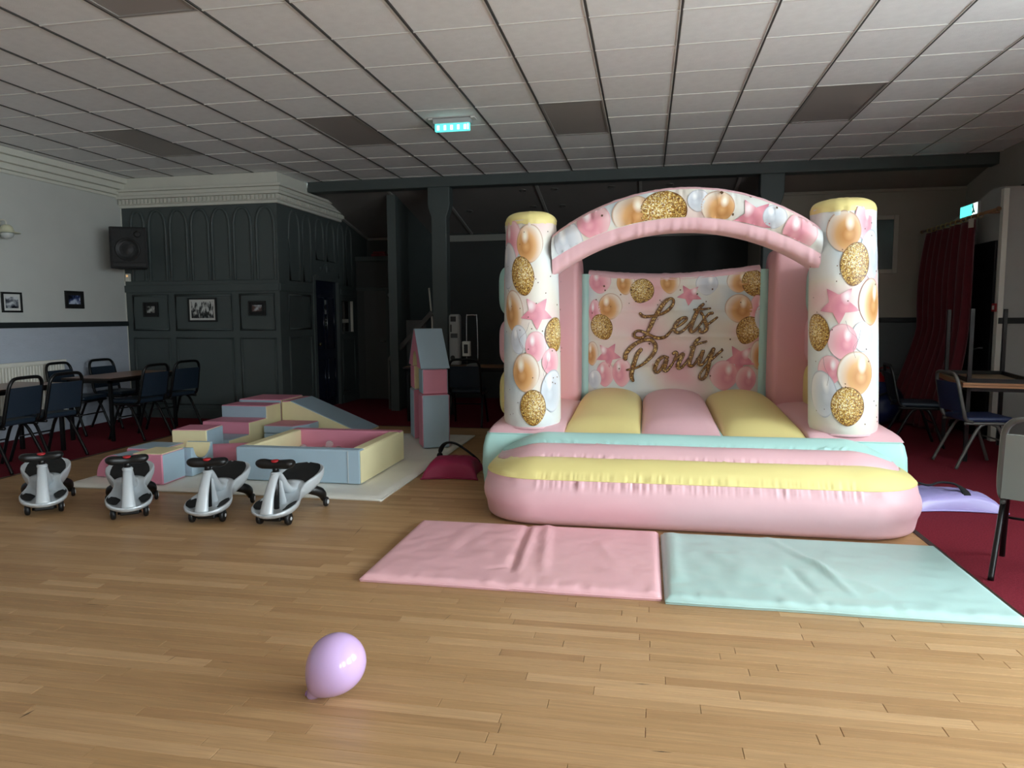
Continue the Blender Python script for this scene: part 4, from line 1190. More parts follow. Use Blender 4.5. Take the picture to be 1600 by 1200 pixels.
def make_car():
    t = thing('wiggle_car', 'x', 'ride-on toy', (0, 0, 0))
    b = MB()
    NS = 16
    ysamp = [p[0] for p in cr([(c[0],) for c in CST], 3)]
    for y in ysamp:
        w, zb, ze, zm = cst(y)
        sec = [(0, zb), (.45 * w, zb + .003), (.80 * w, zb + .02), (.98 * w, zb + (ze - zb) * .62), (w, ze - .008), (w - .004, ze), (w - .014, ze + .001), (w * .80 - .01, car_top(y, .75)), (w * .4, car_top(y, .4)), (0, zm)]
        full = sec + [(-x, z) for x, z in sec[-2:0:-1]]
        for x, z in full: b.v.append((x, y, z))
    n = 18
    for i in range(len(ysamp) - 1):
        for k in range(n):
            l = (k + 1) % n
            b.f.append((i * n + k, i * n + l, (i + 1) * n + l, (i + 1) * n + k))
    b.f.append(tuple(range(n - 1, -1, -1))); b.f.append(tuple((len(ysamp) - 1) * n + k for k in range(n)))
    body = b.build('body', M_SILVER, t, smooth=True, sub=1)
    # prow : front strut and saddle strut meeting at the steering head
    fs = cr([(0, -.335, .095), (0, -.315, .150), (0, -.285, .215), (0, -.245, .275), (0, -.205, .320), (0, -.170, .345)], 4)
    MB().tube(fs, [.030 + .018 * (1 - i / (len(fs) - 1)) ** 2 for i in range(len(fs))], 12, flat=(.62, 1.0), up=(0, 0, 1)).build('front_strut', M_SILVER, t, smooth=True)
    ss = cr([(0, -.195, .338), (0, -.150, .335), (0, -.110, .295), (0, -.075, .245), (0, -.03, .205), (0, .04, .190), (0, .10, .205)], 4)
    MB().tube(ss, [.026 + .040 * (i / (len(ss) - 1)) ** 1.3 for i in range(len(ss))], 12, flat=(.6, 1.0), up=(0, 0, 1)).build('saddle_strut', M_SILVER, t, smooth=True)
    rw_ = cr([(0, -.120, .300), (0, -.110, .22), (0, -.095, .15), (0, -.085, .10)], 4)
    MB().tube(rw_, [.014 + .02 * (i / (len(rw_) - 1)) for i in range(len(rw_))], 10, flat=(.7, 1)).build('inner_web', M_SILVER, t, smooth=True)
    MB().lathe([(0, .335), (.034, .335), (.036, .347), (.028, .356), (0, .356)], 20, (0, -.178, 0)).build('head_collar', M_SILVER, t, smooth=True, flat_angle=40)
    MB().tube([(0, -.176, .365), (0, -.182, .09)], .019, 12).build('steering_shaft', M_BLKP, t, smooth=True)
    # steering yoke
    y0 = -.176
    def yoke(u, v):
        a = 2 * pi * u
        r = .5 + .5 * abs(cos(a)) ** 1.0
        ex, ey = .138 * cos(a) * (abs(cos(a)) ** -.15 if abs(cos(a)) > 1e-3 else 1), .052 * math.copysign(abs(sin(a)) ** .75, sin(a)) * (.60 + .75 * abs(cos(a)))
        k = cos((v - .5) * pi) ** .5 if 0 < v < 1 else 0.0
        h = .032 * sin((v - .5) * pi) * (.65 + .35 * abs(cos(a)))
        return (ex * (.35 + .65 * k) if v not in (0, 1) else 0, y0 + (ey * (.35 + .65 * k) if v not in (0, 1) else 0), .404 + h + .012 * abs(cos(a)) * k)
    wheel = MB().grid(yoke, 40, 10, wrap=True).build('steering_wheel', M_BLKP, t, smooth=True)
    MB().lathe([(.030, .424), (.030, .434), (.022, .438), (0, .438)], 18, (0, y0, 0)).build('red_cap', M_REDP, wheel, smooth=True)
    MB().tube([(0, y0, .35), (0, y0, .395)], .022, 12).build('wheel_neck', M_BLKP, wheel, smooth=True)
    # seat pad
    def seat(u, v):
        y = .062 + .302 * v
        fr_ = .055 * (1 - (2 * u - 1) ** 2) * (1 - v) ** 2
        y = y + fr_
        w = cst(y)[0] - .014
        if v > .93: w *= sqrt(max(0.0, 1 - ((v - .93) / .072) ** 2))
        s = (2 * u - 1)
        return (s * w, y, car_top(y, s * .86) + .007)
    MB().grid(seat, 20, 20).build('seat_pad', M_SEATP, t, smooth=True)
    for sx in (-1, 1):
        def foot(u, v, sx=sx):
            y = -.285 + .185 * v
            w = cst(y)[0]
            lo, hi = .33 + .20 * (1 - v), .93
            c_ = sqrt(max(0, 1 - (2 * v - 1) ** 4))
            m_ = (lo + hi) / 2; s = m_ + (u - .5) * (hi - lo) * c_
            return (sx * s * w, y, car_top(y, s) + .010)
        MB().grid(foot, 8, 12, flip=(sx < 0)).build('foot_pad', M_SEATP, t, smooth=True)
        # rear swing arm and castor
        arm = MB().tube(cr([(sx * .080, .17, .150), (sx * .112, .205, .135), (sx * .138, .24, .112), (sx * .146, .262, .080), (sx * .147, .270, .042)], 3), [.034, .036, .038, .038, .038, .038, .038, .036, .034, .030, .026, .020, .014], 10, flat=(.95, .9))
        ao = arm.build('rear_arm', M_BLKP, t, smooth=True)
        wl = MB().lathe([(0, -.014), (.026, -.014), (.034, -.010), (.036, 0), (.034, .010), (.026, .014), (0, .014)], 24, (sx * .166, .272, .036), Matrix.Rotation(R(90), 3, 'Y'))
        wo = wl.build('rear_wheel', M_TYRE, t, smooth=True)
        MB().lathe([(0, .0), (.017, 0), (.017, .003), (0, .005)], 16, (sx * .180, .272, .036), Matrix.Rotation(R(90 * sx), 3, 'Y')).build('hub', M_HUB, wo)
    # front truck
    MB().box(-.062, .062, -.262, -.165, .030, .062).build('front_truck', M_BLKP, t, bevel=.01)
    MB().tube([(-.075, -.222, .040), (.075, -.222, .040)], .010, 8).build('front_axle', M_BLKP, t, smooth=True)
    for sx in (-1, 1):
        wl = MB().lathe([(0, -.017), (.032, -.017), (.042, -.012), (.045, 0), (.042, .012), (.032, .017), (0, .017)], 24, (sx * .102, -.222, .045), Matrix.Rotation(R(90), 3, 'Y'))
        wo = wl.build('front_wheel', M_TYRE, t, smooth=True)
        MB().lathe([(0, .0), (.012, 0), (.012, .003), (0, .005)], 14, (sx * .1195, -.222, .045), Matrix.Rotation(R(90 * sx), 3, 'Y')).build('hub', M_HUB, wo)
    return t
car0 = make_car()
G = 'silver wiggle cars parked in a row'
for i, (fx, fy, yw, lb) in enumerate(((-2.475, 4.35, 3, 'silver wiggle car with black seat, rightmost of the row, before the blue pit wall'),
                                       (-2.965, 4.33, 15, 'silver wiggle car second from right, before the pink foam cylinder'),
                                       (-3.575, 4.33, 37, 'silver wiggle car third from right, before the pink and blue foam cube'),
                                       (-4.275, 4.33, 41, 'silver wiggle car leftmost of the row, beside the red carpet edge'))):
    c = car0 if i == 0 else copy_tree(car0)
    a = R(yw)
    place(c, (fx - .222 * sin(a), fy + .222 * cos(a), .001), a, lb, G)

# ================================================================== SOFT PLAY SET
def foam(nm, rgb):
    return mat(nm, rgb, .5, bump=.10, bscale=10, var=.03, vscale=5)
F_BLUE = foam('foam_blue', (168, 190, 204)); F_PINK = foam('foam_pink', (222, 142, 164)); F_CREAM = foam('foam_cream', (238, 226, 180))
F_WHITE = foam('mat_cream_white', (236, 233, 222))
MZ = .032
# floor mat with creases
smt = thing('soft_play_mat', 'creased off-white padded mat under the soft play blocks', 'mat', (-3.385, 6.55, 0.001))
def smtop(u, v):
    x = -1.415 + 2.83 * u; y = -1.5 + 3.0 * v
    ed = min(u * 2.83, (1 - u) * 2.83, v * 3, (1 - v) * 3)
    z = .026 * (.25 + .75 * sbox(ed, .06)) + .008 * n2(x * 7, y * 7 + 3) * sbox(ed, .05) * (1 if ed < .30 else .0) + .004 * n1(x * 30 + y * 7) * exp(-(ed / .1) ** 2)
    return (x + .012 * n1(y * 3), y + .012 * n1(x * 3 + 9), max(.004, min(z, .029)))
b = MB().grid(smtop, 110, 110)
n_ = 111
loop = list(range(n_)) + [(j + 1) * n_ - 1 for j in range(1, n_)] + [(n_ - 1) * n_ + i for i in range(n_ - 2, -1, -1)] + [j * n_ for j in range(n_ - 2, 0, -1)]
o0 = len(b.v); b.v += [(b.v[i][0], b.v[i][1], 0) for i in loop]
for k in range(len(loop)):
    l = (k + 1) % len(loop); b.f.append((loop[k], o0 + k, o0 + l, loop[l]))
b.f.append(tuple(o0 + k for k in range(len(loop)))[::-1])
b.build('cover', F_WHITE, smt, smooth=True)
MB().tube([(b.v[i][0], b.v[i][1], .010) for i in loop[::2]], .006, 5, closed=True).build('piping', F_WHITE, smt, smooth=True)

def panel_box(t, x0, x1, y0, y1, z0, z1, cols, bev=.012):
    """foam box whose faces are separate coloured cover panels: cols = dict of face -> material"""
    core = list(cols.values())[0]
    e = .004
    MB().box(x0 + e, x1 - e, y0 + e, y1 - e, z0, z1 - e).build('foam_core', core, t, bevel=bev, bseg=3)
    g = .010
    F = {'-y': [(x0 + g, y0, z0 + g), (x1 - g, y0, z0 + g), (x1 - g, y0, z1 - g), (x0 + g, y0, z1 - g)],
         '+x': [(x1, y0 + g, z0 + g), (x1, y1 - g, z0 + g), (x1, y1 - g, z1 - g), (x1, y0 + g, z1 - g)],
         '-x': [(x0, y1 - g, z0 + g), (x0, y0 + g, z0 + g), (x0, y0 + g, z1 - g), (x0, y1 - g, z1 - g)],
         '+y': [(x1 - g, y1, z0 + g), (x0 + g, y1, z0 + g), (x0 + g, y1, z1 - g), (x1 - g, y1, z1 - g)],
         'top': [(x0 + g, y0 + g, z1), (x1 - g, y0 + g, z1), (x1 - g, y1 - g, z1), (x0 + g, y1 - g, z1)]}
    nrm = {'-y': (0, 1, 0), '+x': (-1, 0, 0), '-x': (1, 0, 0), '+y': (0, -1, 0), 'top': (0, 0, -1)}
    for k, m_ in cols.items():
        q = F[k]; d = nrm[k]
        inner = [tuple(p[i] + d[i] * .008 for i in range(3)) for p in q]
        MB().add(q + inner, [(0, 1, 2, 3), (0, 4, 5, 1), (1, 5, 6, 2), (2, 6, 7, 3), (3, 7, 4, 0)]).build('cover_panel', m_, t, bevel=.005)

# ball pit
pit = thing('ball_pit', 'square foam ball pit with blue, cream and pink padded walls', 'ball pit', (-2.86, 5.96, MZ))
px, py, ph, pt_ = .56, .54, .285, .11
for nm, x0, x1, y0, y1, m_ in (('blue_wall', -px, px - .002, -py, -py + pt_, F_BLUE), ('pink_wall', -px, px, py - pt_, py, F_PINK),
                               ('cream_wall', -px, -px + pt_, -py + pt_, py - pt_, F_CREAM), ('cream_wall', px - pt_, px, -py + pt_, py - pt_, F_CREAM)):
    MB().box(x0, x1, y0, y1, 0, ph).build(nm, m_, pit, bevel=.016, bseg=3)
MB().box(px - .002, px + .006, -py + .006, py - .02, .006, ph - .008).build('cream_cover', F_CREAM, pit, bevel=.004)
MB().box(px - .10, px - .004, -py - .005, -py + .002, .006, ph - .006).build('velcro_flap', F_BLUE, pit, bevel=.003)
MB().box(px - .106, px - .100, -py - .006, -py + .001, .01, ph - .01).build('seam', mat('seam_pale', (206, 214, 216), .6), pit)
MB().box(-px + .10, px - .10, -py + .10, py - .10, .0, .02).build('pit_floor', F_PINK, pit)
ballm = bpy.data.materials.new('clear_plastic'); ballm.use_nodes = True
_b = ballm.node_tree.nodes['Principled BSDF']; _b.inputs['Base Color'].default_value = (.95, .95, .95, 1); _b.inputs['Roughness'].default_value = .12
_b.inputs['Transmission Weight'].default_value = .75; _b.inputs['IOR'].default_value = 1.15
bp0 = MB().lathe([(0, -.035)] + [(.035 * sin(pi * k / 16), -.035 * cos(pi * k / 16)) for k in range(1, 16)] + [(0, .035)], 20)
rnb = random.Random(9)
bme = None
spots = []
for layer, cnt in ((0, 34), (1, 12)):
    for k in range(cnt):
        for _ in range(30):
            x = rnb.uniform(-.40, .40); y = rnb.uniform(-.38, .38)
            z = .02 + .036 + layer * .060 + rnb.uniform(0, .004)
            if all((x - a) ** 2 + (y - c) ** 2 + (z - d) ** 2 > .069 ** 2 for a, c, d in spots):
                spots.append((x, y, z)); break
spots.append((-.10, .30, .17)); spots += [(-.03, .345, .11), (-.17, .335, .11), (-.09, .25, .106)]; spots.append(spots.pop(-4))
for i, (x, y, z) in enumerate(spots):
    if bme is None:
        o = bp0.build('plastic_ball', ballm, None, smooth=True); bme = o.data
    else:
        o = bpy.data.objects.new('plastic_ball', bme); COL.objects.link(o)
    o.location = (-2.86 + x, 5.96 + y, MZ + z)
    tag(o, 'clear plastic ball inside the foam ball pit', 'ball', 'clear balls in the pit')
o['label'] = 'clear plastic ball lying highest, against the pink pit wall'

# steps
stp = thing('foam_steps', 'three foam steps in blue and pink with cream side', 'soft play steps', (-4.56, 7.25, MZ))
x0, x1 = -.29, .28
yy = [-.57, -.18, .19, .52]; zz = [.095, .225, .362]
side = [(yy[0], 0), (yy[3], 0), (yy[3], zz[2]), (yy[2], zz[2]), (yy[2], zz[1]), (yy[1], zz[1]), (yy[1], zz[0]), (yy[0], zz[0])]
MB().prism(side, lambda a, z, t: (t, a, z), x0, x1).build('body', F_CREAM, stp, bevel=.010)
for k, (cr_, ct_) in enumerate(((F_BLUE, F_BLUE), (F_PINK, F_PINK), (F_BLUE, F_PINK))):
    zb = 0.004 if k == 0 else zz[k - 1] + .004
    MB().box(x0 + .006, x1 - .006, yy[k] - .007, yy[k] + .006, zb, zz[k] - .002).build('riser', cr_, stp, bevel=.005)
    MB().box(x0 + .006, x1 - .006, yy[k] - .004, yy[k + 1] - .008, zz[k] - .004, zz[k] + .007).build('tread', ct_, stp, bevel=.005)
# slide
sld = thing('foam_slide', 'foam slide wedge with cream side and blue slope', 'soft play slide', (-3.78, 8.03, MZ))
prof = [(-.48, 0), (.52, 0), (.52, .02), (-.37, .385), (-.48, .375)]
MB().prism(prof, lambda a, z, t: (a, t, z), -.28, .28).build('body', F_CREAM, sld, bevel=.010)
sn = Vector((.365, 0, .89)).normalized()
q = [Vector((-.37, -.272, .385)), Vector((.515, -.272, .022)), Vector((.515, .272, .022)), Vector((-.37, .272, .385))]
MB().add([p + sn * .008 for p in q] + [p - sn * .004 for p in q], [(0, 1, 2, 3), (0, 4, 5, 1), (1, 5, 6, 2), (2, 6, 7, 3), (3, 7, 4, 0)]).build('slope', F_BLUE, sld, bevel=.004)
MB().box(-.475, -.372, -.272, .272, .368, .388).build('top_pad', F_PINK, sld, bevel=.006)
# platform behind the steps with pink top
plat = thing('foam_platform', 'pink topped foam platform behind the top step', 'soft play block', (-4.56, 8.06, MZ))
panel_box(plat, -.28, .28, -.28, .28, 0, .40, {'top': F_PINK, '-y': F_BLUE, '+x': F_CREAM, '-x': F_BLUE})
# corner wedges stacked in the angle
for k, (z0, lab) in enumerate(((0, 'blue quarter foam wedge at the bottom, between steps and slide'), (.085, 'pink topped quarter foam wedge stacked between steps and slide'))):
    cw = thing('foam_corner_wedge', lab, 'soft play block', (-4.22, 7.70, MZ + z0), 0, 'corner wedges')
    tri = [(0.005, -.005), (.005, -.46), (.44, -.46 if False else -.20), (.46, -.005)]
    tri = [(.004, -.01), (.004, -.44), (.40, -.44), (.46, -.01)]
    tri = [(.004, -.01), (.004, -.45), (.36, -.45), (.46, -.25), (.46, -.01)]
    MB().prism(tri, lambda a, b_, t: (a, b_, t), 0, .080).build('body', F_BLUE, cw, bevel=.010)
    if k:
        MB().prism([(a * .97 + .004, b_ * .97 - .004) for a, b_ in tri], lambda a, b_, t: (a, b_, t), .078, .086).build('top_panel', F_PINK, cw, bevel=.003)

# small blocks
def block(x, y, rz, sx, sy, sz, cols, lab, z=MZ):
    t = thing('foam_block', lab, 'soft play block', (x, y, z), R(rz), 'small foam blocks')
    panel_box(t, -sx / 2, sx / 2, -sy / 2, sy / 2, 0, sz, cols)
    return t
block(-4.055, 5.29, 3, .28, .32, .26, {'-y': F_PINK, '+x': F_BLUE, 'top': F_CREAM}, 'foam cube with pink front, blue side and cream top')
block(-4.57, 5.93, 0, .36, .36, .175, {'-y': F_PINK, '+x': F_CREAM, 'top': F_BLUE, '-x': F_PINK}, 'low foam block with a blue top behind the pink half disc')
block(-4.42, 6.36, 8, .36, .36, .285, {'-y': F_CREAM, '+x': F_BLUE, 'top': F_PINK}, 'foam block with pink top and cream front, rearmost of the small blocks')
# bridge block with arched hollow
br = thing('foam_arch_block', 'blue sided foam arch block with a cream hollow', 'soft play block', (-4.005, 5.64, MZ), R(3), 'small foam blocks')
arc = [(-.17, 0), (-.17, .25), (-.14, .25)] + [(-.13 * cos(pi * k / 12), .25 - .12 * sin(pi * k / 12)) for k in range(1, 12)] + [(.14, .25), (.17, .25), (.17, 0)]
MB().prism(arc, lambda a, z, t: (t, a, z), -.12, .12).build('body', F_BLUE, br, bevel=.006)
hol = MB().grid(lambda u, v: (-.115 + .23 * v, -.132 * cos(pi * (.02 + .96 * u)), .256 - .118 * sin(pi * (.02 + .96 * u))), 16, 3); hol.build('hollow_lining', F_CREAM, br, smooth=True)
# half disc
hd = thing('foam_half_disc', 'pink foam half disc standing at the left end of the mat', 'soft play block', (-4.50, 5.45, MZ), R(-6), 'small foam blocks')
arc = [(.2 * cos(pi * k / 24), .2 * sin(pi * k / 24)) for k in range(25)]
MB().prism(arc, lambda a, z, t: (a, t, z), -.13, .10).build('body', F_BLUE, hd, bevel=.006)
MB().prism([(a * .985, z * .985 + .002) for a, z in arc], lambda a, z, t: (a, t, z), -.137, -.128).build('front_panel', F_PINK, hd, bevel=.003)
MB().box(.09, .24, -.21, -.14, 0, .165).build('pink_tongue', mat('foam_pink_light', (236, 160, 178), .5), hd, bevel=.008)
# cylinder
cyl = thing('foam_cylinder', 'pink foam cylinder lying beside the blue pit wall', 'soft play block', (-3.87, 6.08, MZ), R(22), 'small foam blocks')
cm = Matrix.Rotation(R(90), 3, 'Y')
MB().lathe([(.0, -.19), (.085, -.19), (.092, -.183), (.092, .183), (.085, .19), (0, .19)], 32, (0, 0, .093), cm).build('body', F_PINK, cyl, smooth=True, flat_angle=50)
MB().lathe([(0, -.004), (.082, -.004), (.084, 0), (0, 0.0)], 32, (-.191, 0, .093), cm).build('end_panel', F_CREAM, cyl)

# house tower : two pillars, two cubes, roof
TU = Vector((-.45, .893, 0)); TW = Vector((.893, .45, 0)); T0 = Vector((-2.285, 7.05, 0))
trz = atan2(TW.y, TW.x)
def tower_box(u0, u1, w0, w1, z0, z1, colw, colu, lab):
    c = T0 + TU * (u0 + u1) / 2 + TW * (w0 + w1) / 2
    t = thing('foam_block', lab, 'soft play block', (c.x, c.y, z0), trz, 'foam house blocks')
    sx, sy = (w1 - w0), (u1 - u0)
    panel_box(t, -sx / 2, sx / 2, -sy / 2, sy / 2, 0, z1 - z0, {'-y': colu, '-x': colw, '+x': colw, '+y': colu, 'top': colw}, bev=.014)
# local -y face looks to the right (away from the roof gable), local -x face looks left
tower_box(0, .28, 0, .29, MZ, .595, F_PINK, F_BLUE, 'tall foam pillar, pink and blue, nearest under the house roof')
tower_box(.64, .92, 0, .29, MZ, .595, F_BLUE, F_PINK, 'tall foam pillar, blue and pink, rear one under the house roof')
tower_box(.02, .28, .01, .28, .596, .865, F_BLUE, F_PINK, 'foam cube, blue and pink, on the nearest house pillar')
tower_box(.64, .91, .01, .28, .596, .865, F_PINK, F_CREAM, 'foam cube, pink and cream, on the rear house pillar')
roof = thing('foam_roof', 'triangular foam roof with blue slopes and pink arched gable on the blocks', 'soft play block', (T0 + TU * .46 + TW * .145).to_tuple()[:2] + (.866,), trz, 'foam house blocks')
ap = [(-.45, 0), (-.17, 0)] + [(-.17 * cos(pi * k / 14), .17 * sin(pi * k / 14)) for k in range(1, 14)] + [(.17, 0), (.45, 0), (.03, .405), (-.03, .405)]
MB().prism(ap, lambda a, z, t: (t, a, z), -.150, .150).build('body', F_PINK, roof, bevel=.008)
for s in (-1, 1):
    a0, a1 = (s * .452, .002), (s * .032, .407)
    nn_ = Vector((0, s * .405, .42)).normalized()
    q = [Vector((-.152, a0[0], a0[1])), Vector((.152, a0[0], a0[1])), Vector((.152, a1[0], a1[1])), Vector((-.152, a1[0], a1[1]))]
    MB().add([p + nn_ * .009 for p in q] + [p - nn_ * .003 for p in q], [(0, 1, 2, 3), (0, 4, 5, 1), (1, 5, 6, 2), (2, 6, 7, 3), (3, 7, 4, 0)]).build('slope_panel', F_BLUE, roof, bevel=.004)
MB().box(-.152, .152, -.034, .034, .403, .413).build('ridge_panel', F_BLUE, roof, bevel=.004)
MB().grid(lambda u, v: (-.146 + .292 * v, -.168 * cos(pi * u), .168 * sin(pi * u)), 16, 2, flip=True).build('arch_lining', F_CREAM, roof, smooth=True)

# ================================================================== SANDBAGS
def sandbag(x, y, rz, w, d, h, m_, nm, lab, hand, seed, strap):
    t = thing(nm, lab, 'bag', (x, y, 0.001), R(rz))
    def f(u, v, sg):
        a, b_ = 2 * u - 1, 2 * v - 1
        pin = (1 - a ** 4) * (1 - b_ ** 4)
        k = (1 - .22 * (1 - a * a) * abs(b_) ** 3); k2 = (1 - .16 * (1 - b_ * b_) * abs(a) ** 3)
        z = h * (.10 + .9 * max(0, pin) ** .5) * (1 + .25 * n2(u * 3 + seed, v * 3)) + .010 * n2(u * 14 + seed, v * 9) * pin
        return (a * w / 2 * k2, b_ * d / 2 * k, max(z, .008) if sg > 0 else .002)
    b = MB().grid(lambda u, v: f(u, v, 1), 32, 24)
    b.grid(lambda u, v: f(u, v, -1), 32, 24, flip=True)
    b.build('sack', m_, t, smooth=True)
    MB().tube([(p[0], p[1], .008) for p in [f(k / 20, 0, -1) for k in range(20)] + [f(1, k / 16, -1) for k in range(16)] + [f(1 - k / 20, 1, -1) for k in range(20)] + [f(0, 1 - k / 16, -1) for k in range(16)]], .006, 5, closed=True).build('edge_seam', m_, t, smooth=True)
    hp = cr(hand, 6)
    MB().tube(hp, .024, 8, flat=strap, up=(0, .3, 1)).build('handle', mat('black_webbing', (15, 15, 17), .85), t, smooth=True)
    return t
sandbag(-1.68, 6.05, 6, .50, .48, .15, mat('raspberry_nylon', (150, 24, 72), .5, bump=.3, bscale=14), 'sandbag', 'raspberry sandbag with black handle on the wooden floor', 
        [(-.15, .17, .06), (-.16, .22, .16), (-.11, .21, .24), (-.02, .20, .245), (.08, .19, .19), (.17, .19, .12), (.21, .19, .07)], 4, (.45, 1.2))
sandbag(2.16, 5.62, 4, .66, .46, .125, mat('lilac_vinyl', (164, 153, 206), .33, bump=.25, bscale=12), 'sandbag', 'lilac sandbag with black handle on the red carpet', 
        [(-.30, -.02, .13), (-.22, -.01, .17), (-.12, -.03, .155), (-.04, -.02, .175), (.05, -.03, .17), (.09, -.08, .145), (.095, -.15, .11)], 9, (.35, 1.2))
cab = MB().tube(cr([(-1.42, 6.10, .015), (-1.36, 6.0, .012), (-1.33, 5.9, .01), (-1.27, 5.86, .01), (-1.25, 5.95, .01)], 6), .006, 6)
tag(cab.build('tether_cord', mat('cord_grey', (150, 140, 130), .7), None, smooth=True), 'thin grey tether cord between raspberry sandbag and castle', 'cord')
# ================================================================== CHAIRS & TABLES
M_TUBE = mat('black_tube', (14, 14, 15), .32, metal=.3)
M_TUBEG = mat('grey_tube', (92, 90, 87), .4, metal=.4)
M_NAVY = mat('navy_vinyl', (22, 36, 50), .5, bump=.1, bscale=40)
M_NAVYB = mat('navy_vinyl_bright', (30, 40, 74), .45, bump=.1, bscale=40)
M_GREYV = mat('grey_back_board', (126, 128, 124), .5)
def make_chair(nm, tube, pad_m, back_m, lab, group, b0=.510, b1=.780):
    t = thing(nm, lab, 'chair', (0, 0, 0), 0, group)
    r = .0148
    # seat
    MB().box(-.205, .205, -.215, .185, .425, .475).build('seat', pad_m, t, bevel=.022, bseg=3)
    fr = [(-.20, .19, .42), (-.20, -.20, .42), (.20, -.20, .42), (.20, .19, .42)]
    MB().tube(cr([(-.19, .20, .415), (-.20, 0, .415), (-.195, -.19, .415), (0, -.205, .415), (.195, -.19, .415), (.20, 0, .415), (.19, .20, .415)], 5), r, 8).build('seat_frame', tube, t, smooth=True)
    lp = [(-.195, .13, .425), (-.20, .19, .45), (-.205, .215, .52), (-.20, .245, .66), (-.192, .272, .79), (-.165, .283, .845), (-.12, .287, .865), (0, .288, .868)]
    loop = lp + [(-p[0], p[1], p[2]) for p in lp[-2::-1]]
    MB().tube(cr(loop, 4), r * 1.1, 8).build('back_frame', tube, t, smooth=True)
    def bk(u, v, off):
        z = b0 + (b1 - b0) * v
        w = .196 - .012 * (z - .51) / .27
        yb = .222 + (z - .55) * .205
        return ((2 * u - 1) * w, yb + off + .012 * (1 - (2 * u - 1) ** 2), z)
    b = MB().grid(lambda u, v: bk(u, v, .014), 10, 8, flip=True)
    b.grid(lambda u, v: bk(u, v, -.016 - .014 * sin(pi * u) * sin(pi * v)), 10, 8)
    n = 11 * 9
    rim = list(range(11)) + [j * 11 + 10 for j in range(1, 9)] + [88 + i for i in range(9, -1, -1)] + [j * 11 for j in range(7, 0, -1)]
    for k in range(len(rim)):
        l = (k + 1) % len(rim)
        b.f.append((rim[k], rim[l], n + rim[l], n + rim[k]))
    b.build('backrest', back_m, t, smooth=True, flat_angle=50)
    for s in (-1, 1):
        MB().tube(cr([(s * .195, -.03, .415), (s * .20, -.10, .36), (s * .215, -.20, .10), (s * .22, -.235, .0)], 4), r, 8).build('leg', tube, t, smooth=True)
        MB().tube(cr([(s * .195, .02, .415), (s * .20, .09, .36), (s * .212, .22, .10), (s * .216, .265, .0)], 4), r, 8).build('leg', tube, t, smooth=True)
    MB().tube([(-.208, -.155, .25), (.208, -.155, .25)], .008, 6).build('stretcher', tube, t, smooth=True)
    return t
ch = make_chair('stacking_chair', M_TUBE, M_NAVY, M_NAVY, '', 'navy chairs by the left wall')
LEFT = [(-5.93, 5.60, -86, 'navy vinyl chair with black tube frame, leftmost and nearest of the side tables'),
        (-5.95, 6.12, -92, 'navy vinyl chair with black tube frame, second from left, beside the leftmost'),
        (-6.83, 7.55, 92, 'navy chair behind the tables, in front of the radiator end'),
        (-6.83, 8.22, 85, 'navy chair behind the far table, against the blue-grey wallpaper'),
        (-5.92, 7.42, -95, 'navy chair at the near side of the far table, left of the last chair'),
        (-5.98, 8.12, -102, 'navy chair at the end of the far table, closest to the dark panelling')]
for i, (x, y, a, lb) in enumerate(LEFT):
    c = ch if i == 0 else copy_tree(ch)
    place(c, (x, y, .001), R(a), lb)
c = copy_tree(ch); place(c, (-2.28, 8.98, .001), R(180 + 4), 'dark chair in the gloom behind the foam house', 'x'); del c['group']
# one more on the left edge, facing the room
c = copy_tree(ch); place(c, (-6.02, 5.06, .001), R(-88), 'navy chair cut by the left edge of the photo')

chg = make_chair('stacking_chair', M_TUBEG, M_NAVYB, M_NAVYB, 'blue seated chair with grey tube legs at the right-hand tables', 'blue chairs on the right')
place(chg, (3.02, 7.22, .001), R(95))
chg['label'] = 'blue seated chair with grey tube legs, left of the stacked tables'
c2 = copy_tree(chg); place(c2, (3.62, 6.80, .001), R(-75), 'blue seated chair cut by the right edge, in front of the stacked tables')
c3 = make_chair('stacking_chair', M_TUBEG, M_NAVYB, M_GREYV, 'grey backed chair cut by the right edge beside the mint mat', 'blue chairs on the right', .435, .785)
place(c3, (2.12, 4.16, .001), R(150))
for o_ in c3.children:
    if o_.name.startswith('leg') or o_.name.startswith('stretcher'):
        o_.data.materials.clear(); o_.data.materials.append(M_TUBE)
c4 = copy_tree(ch); place(c4, (2.86, 8.28, .001), R(84), 'dark chair beside the hem of the red curtain')

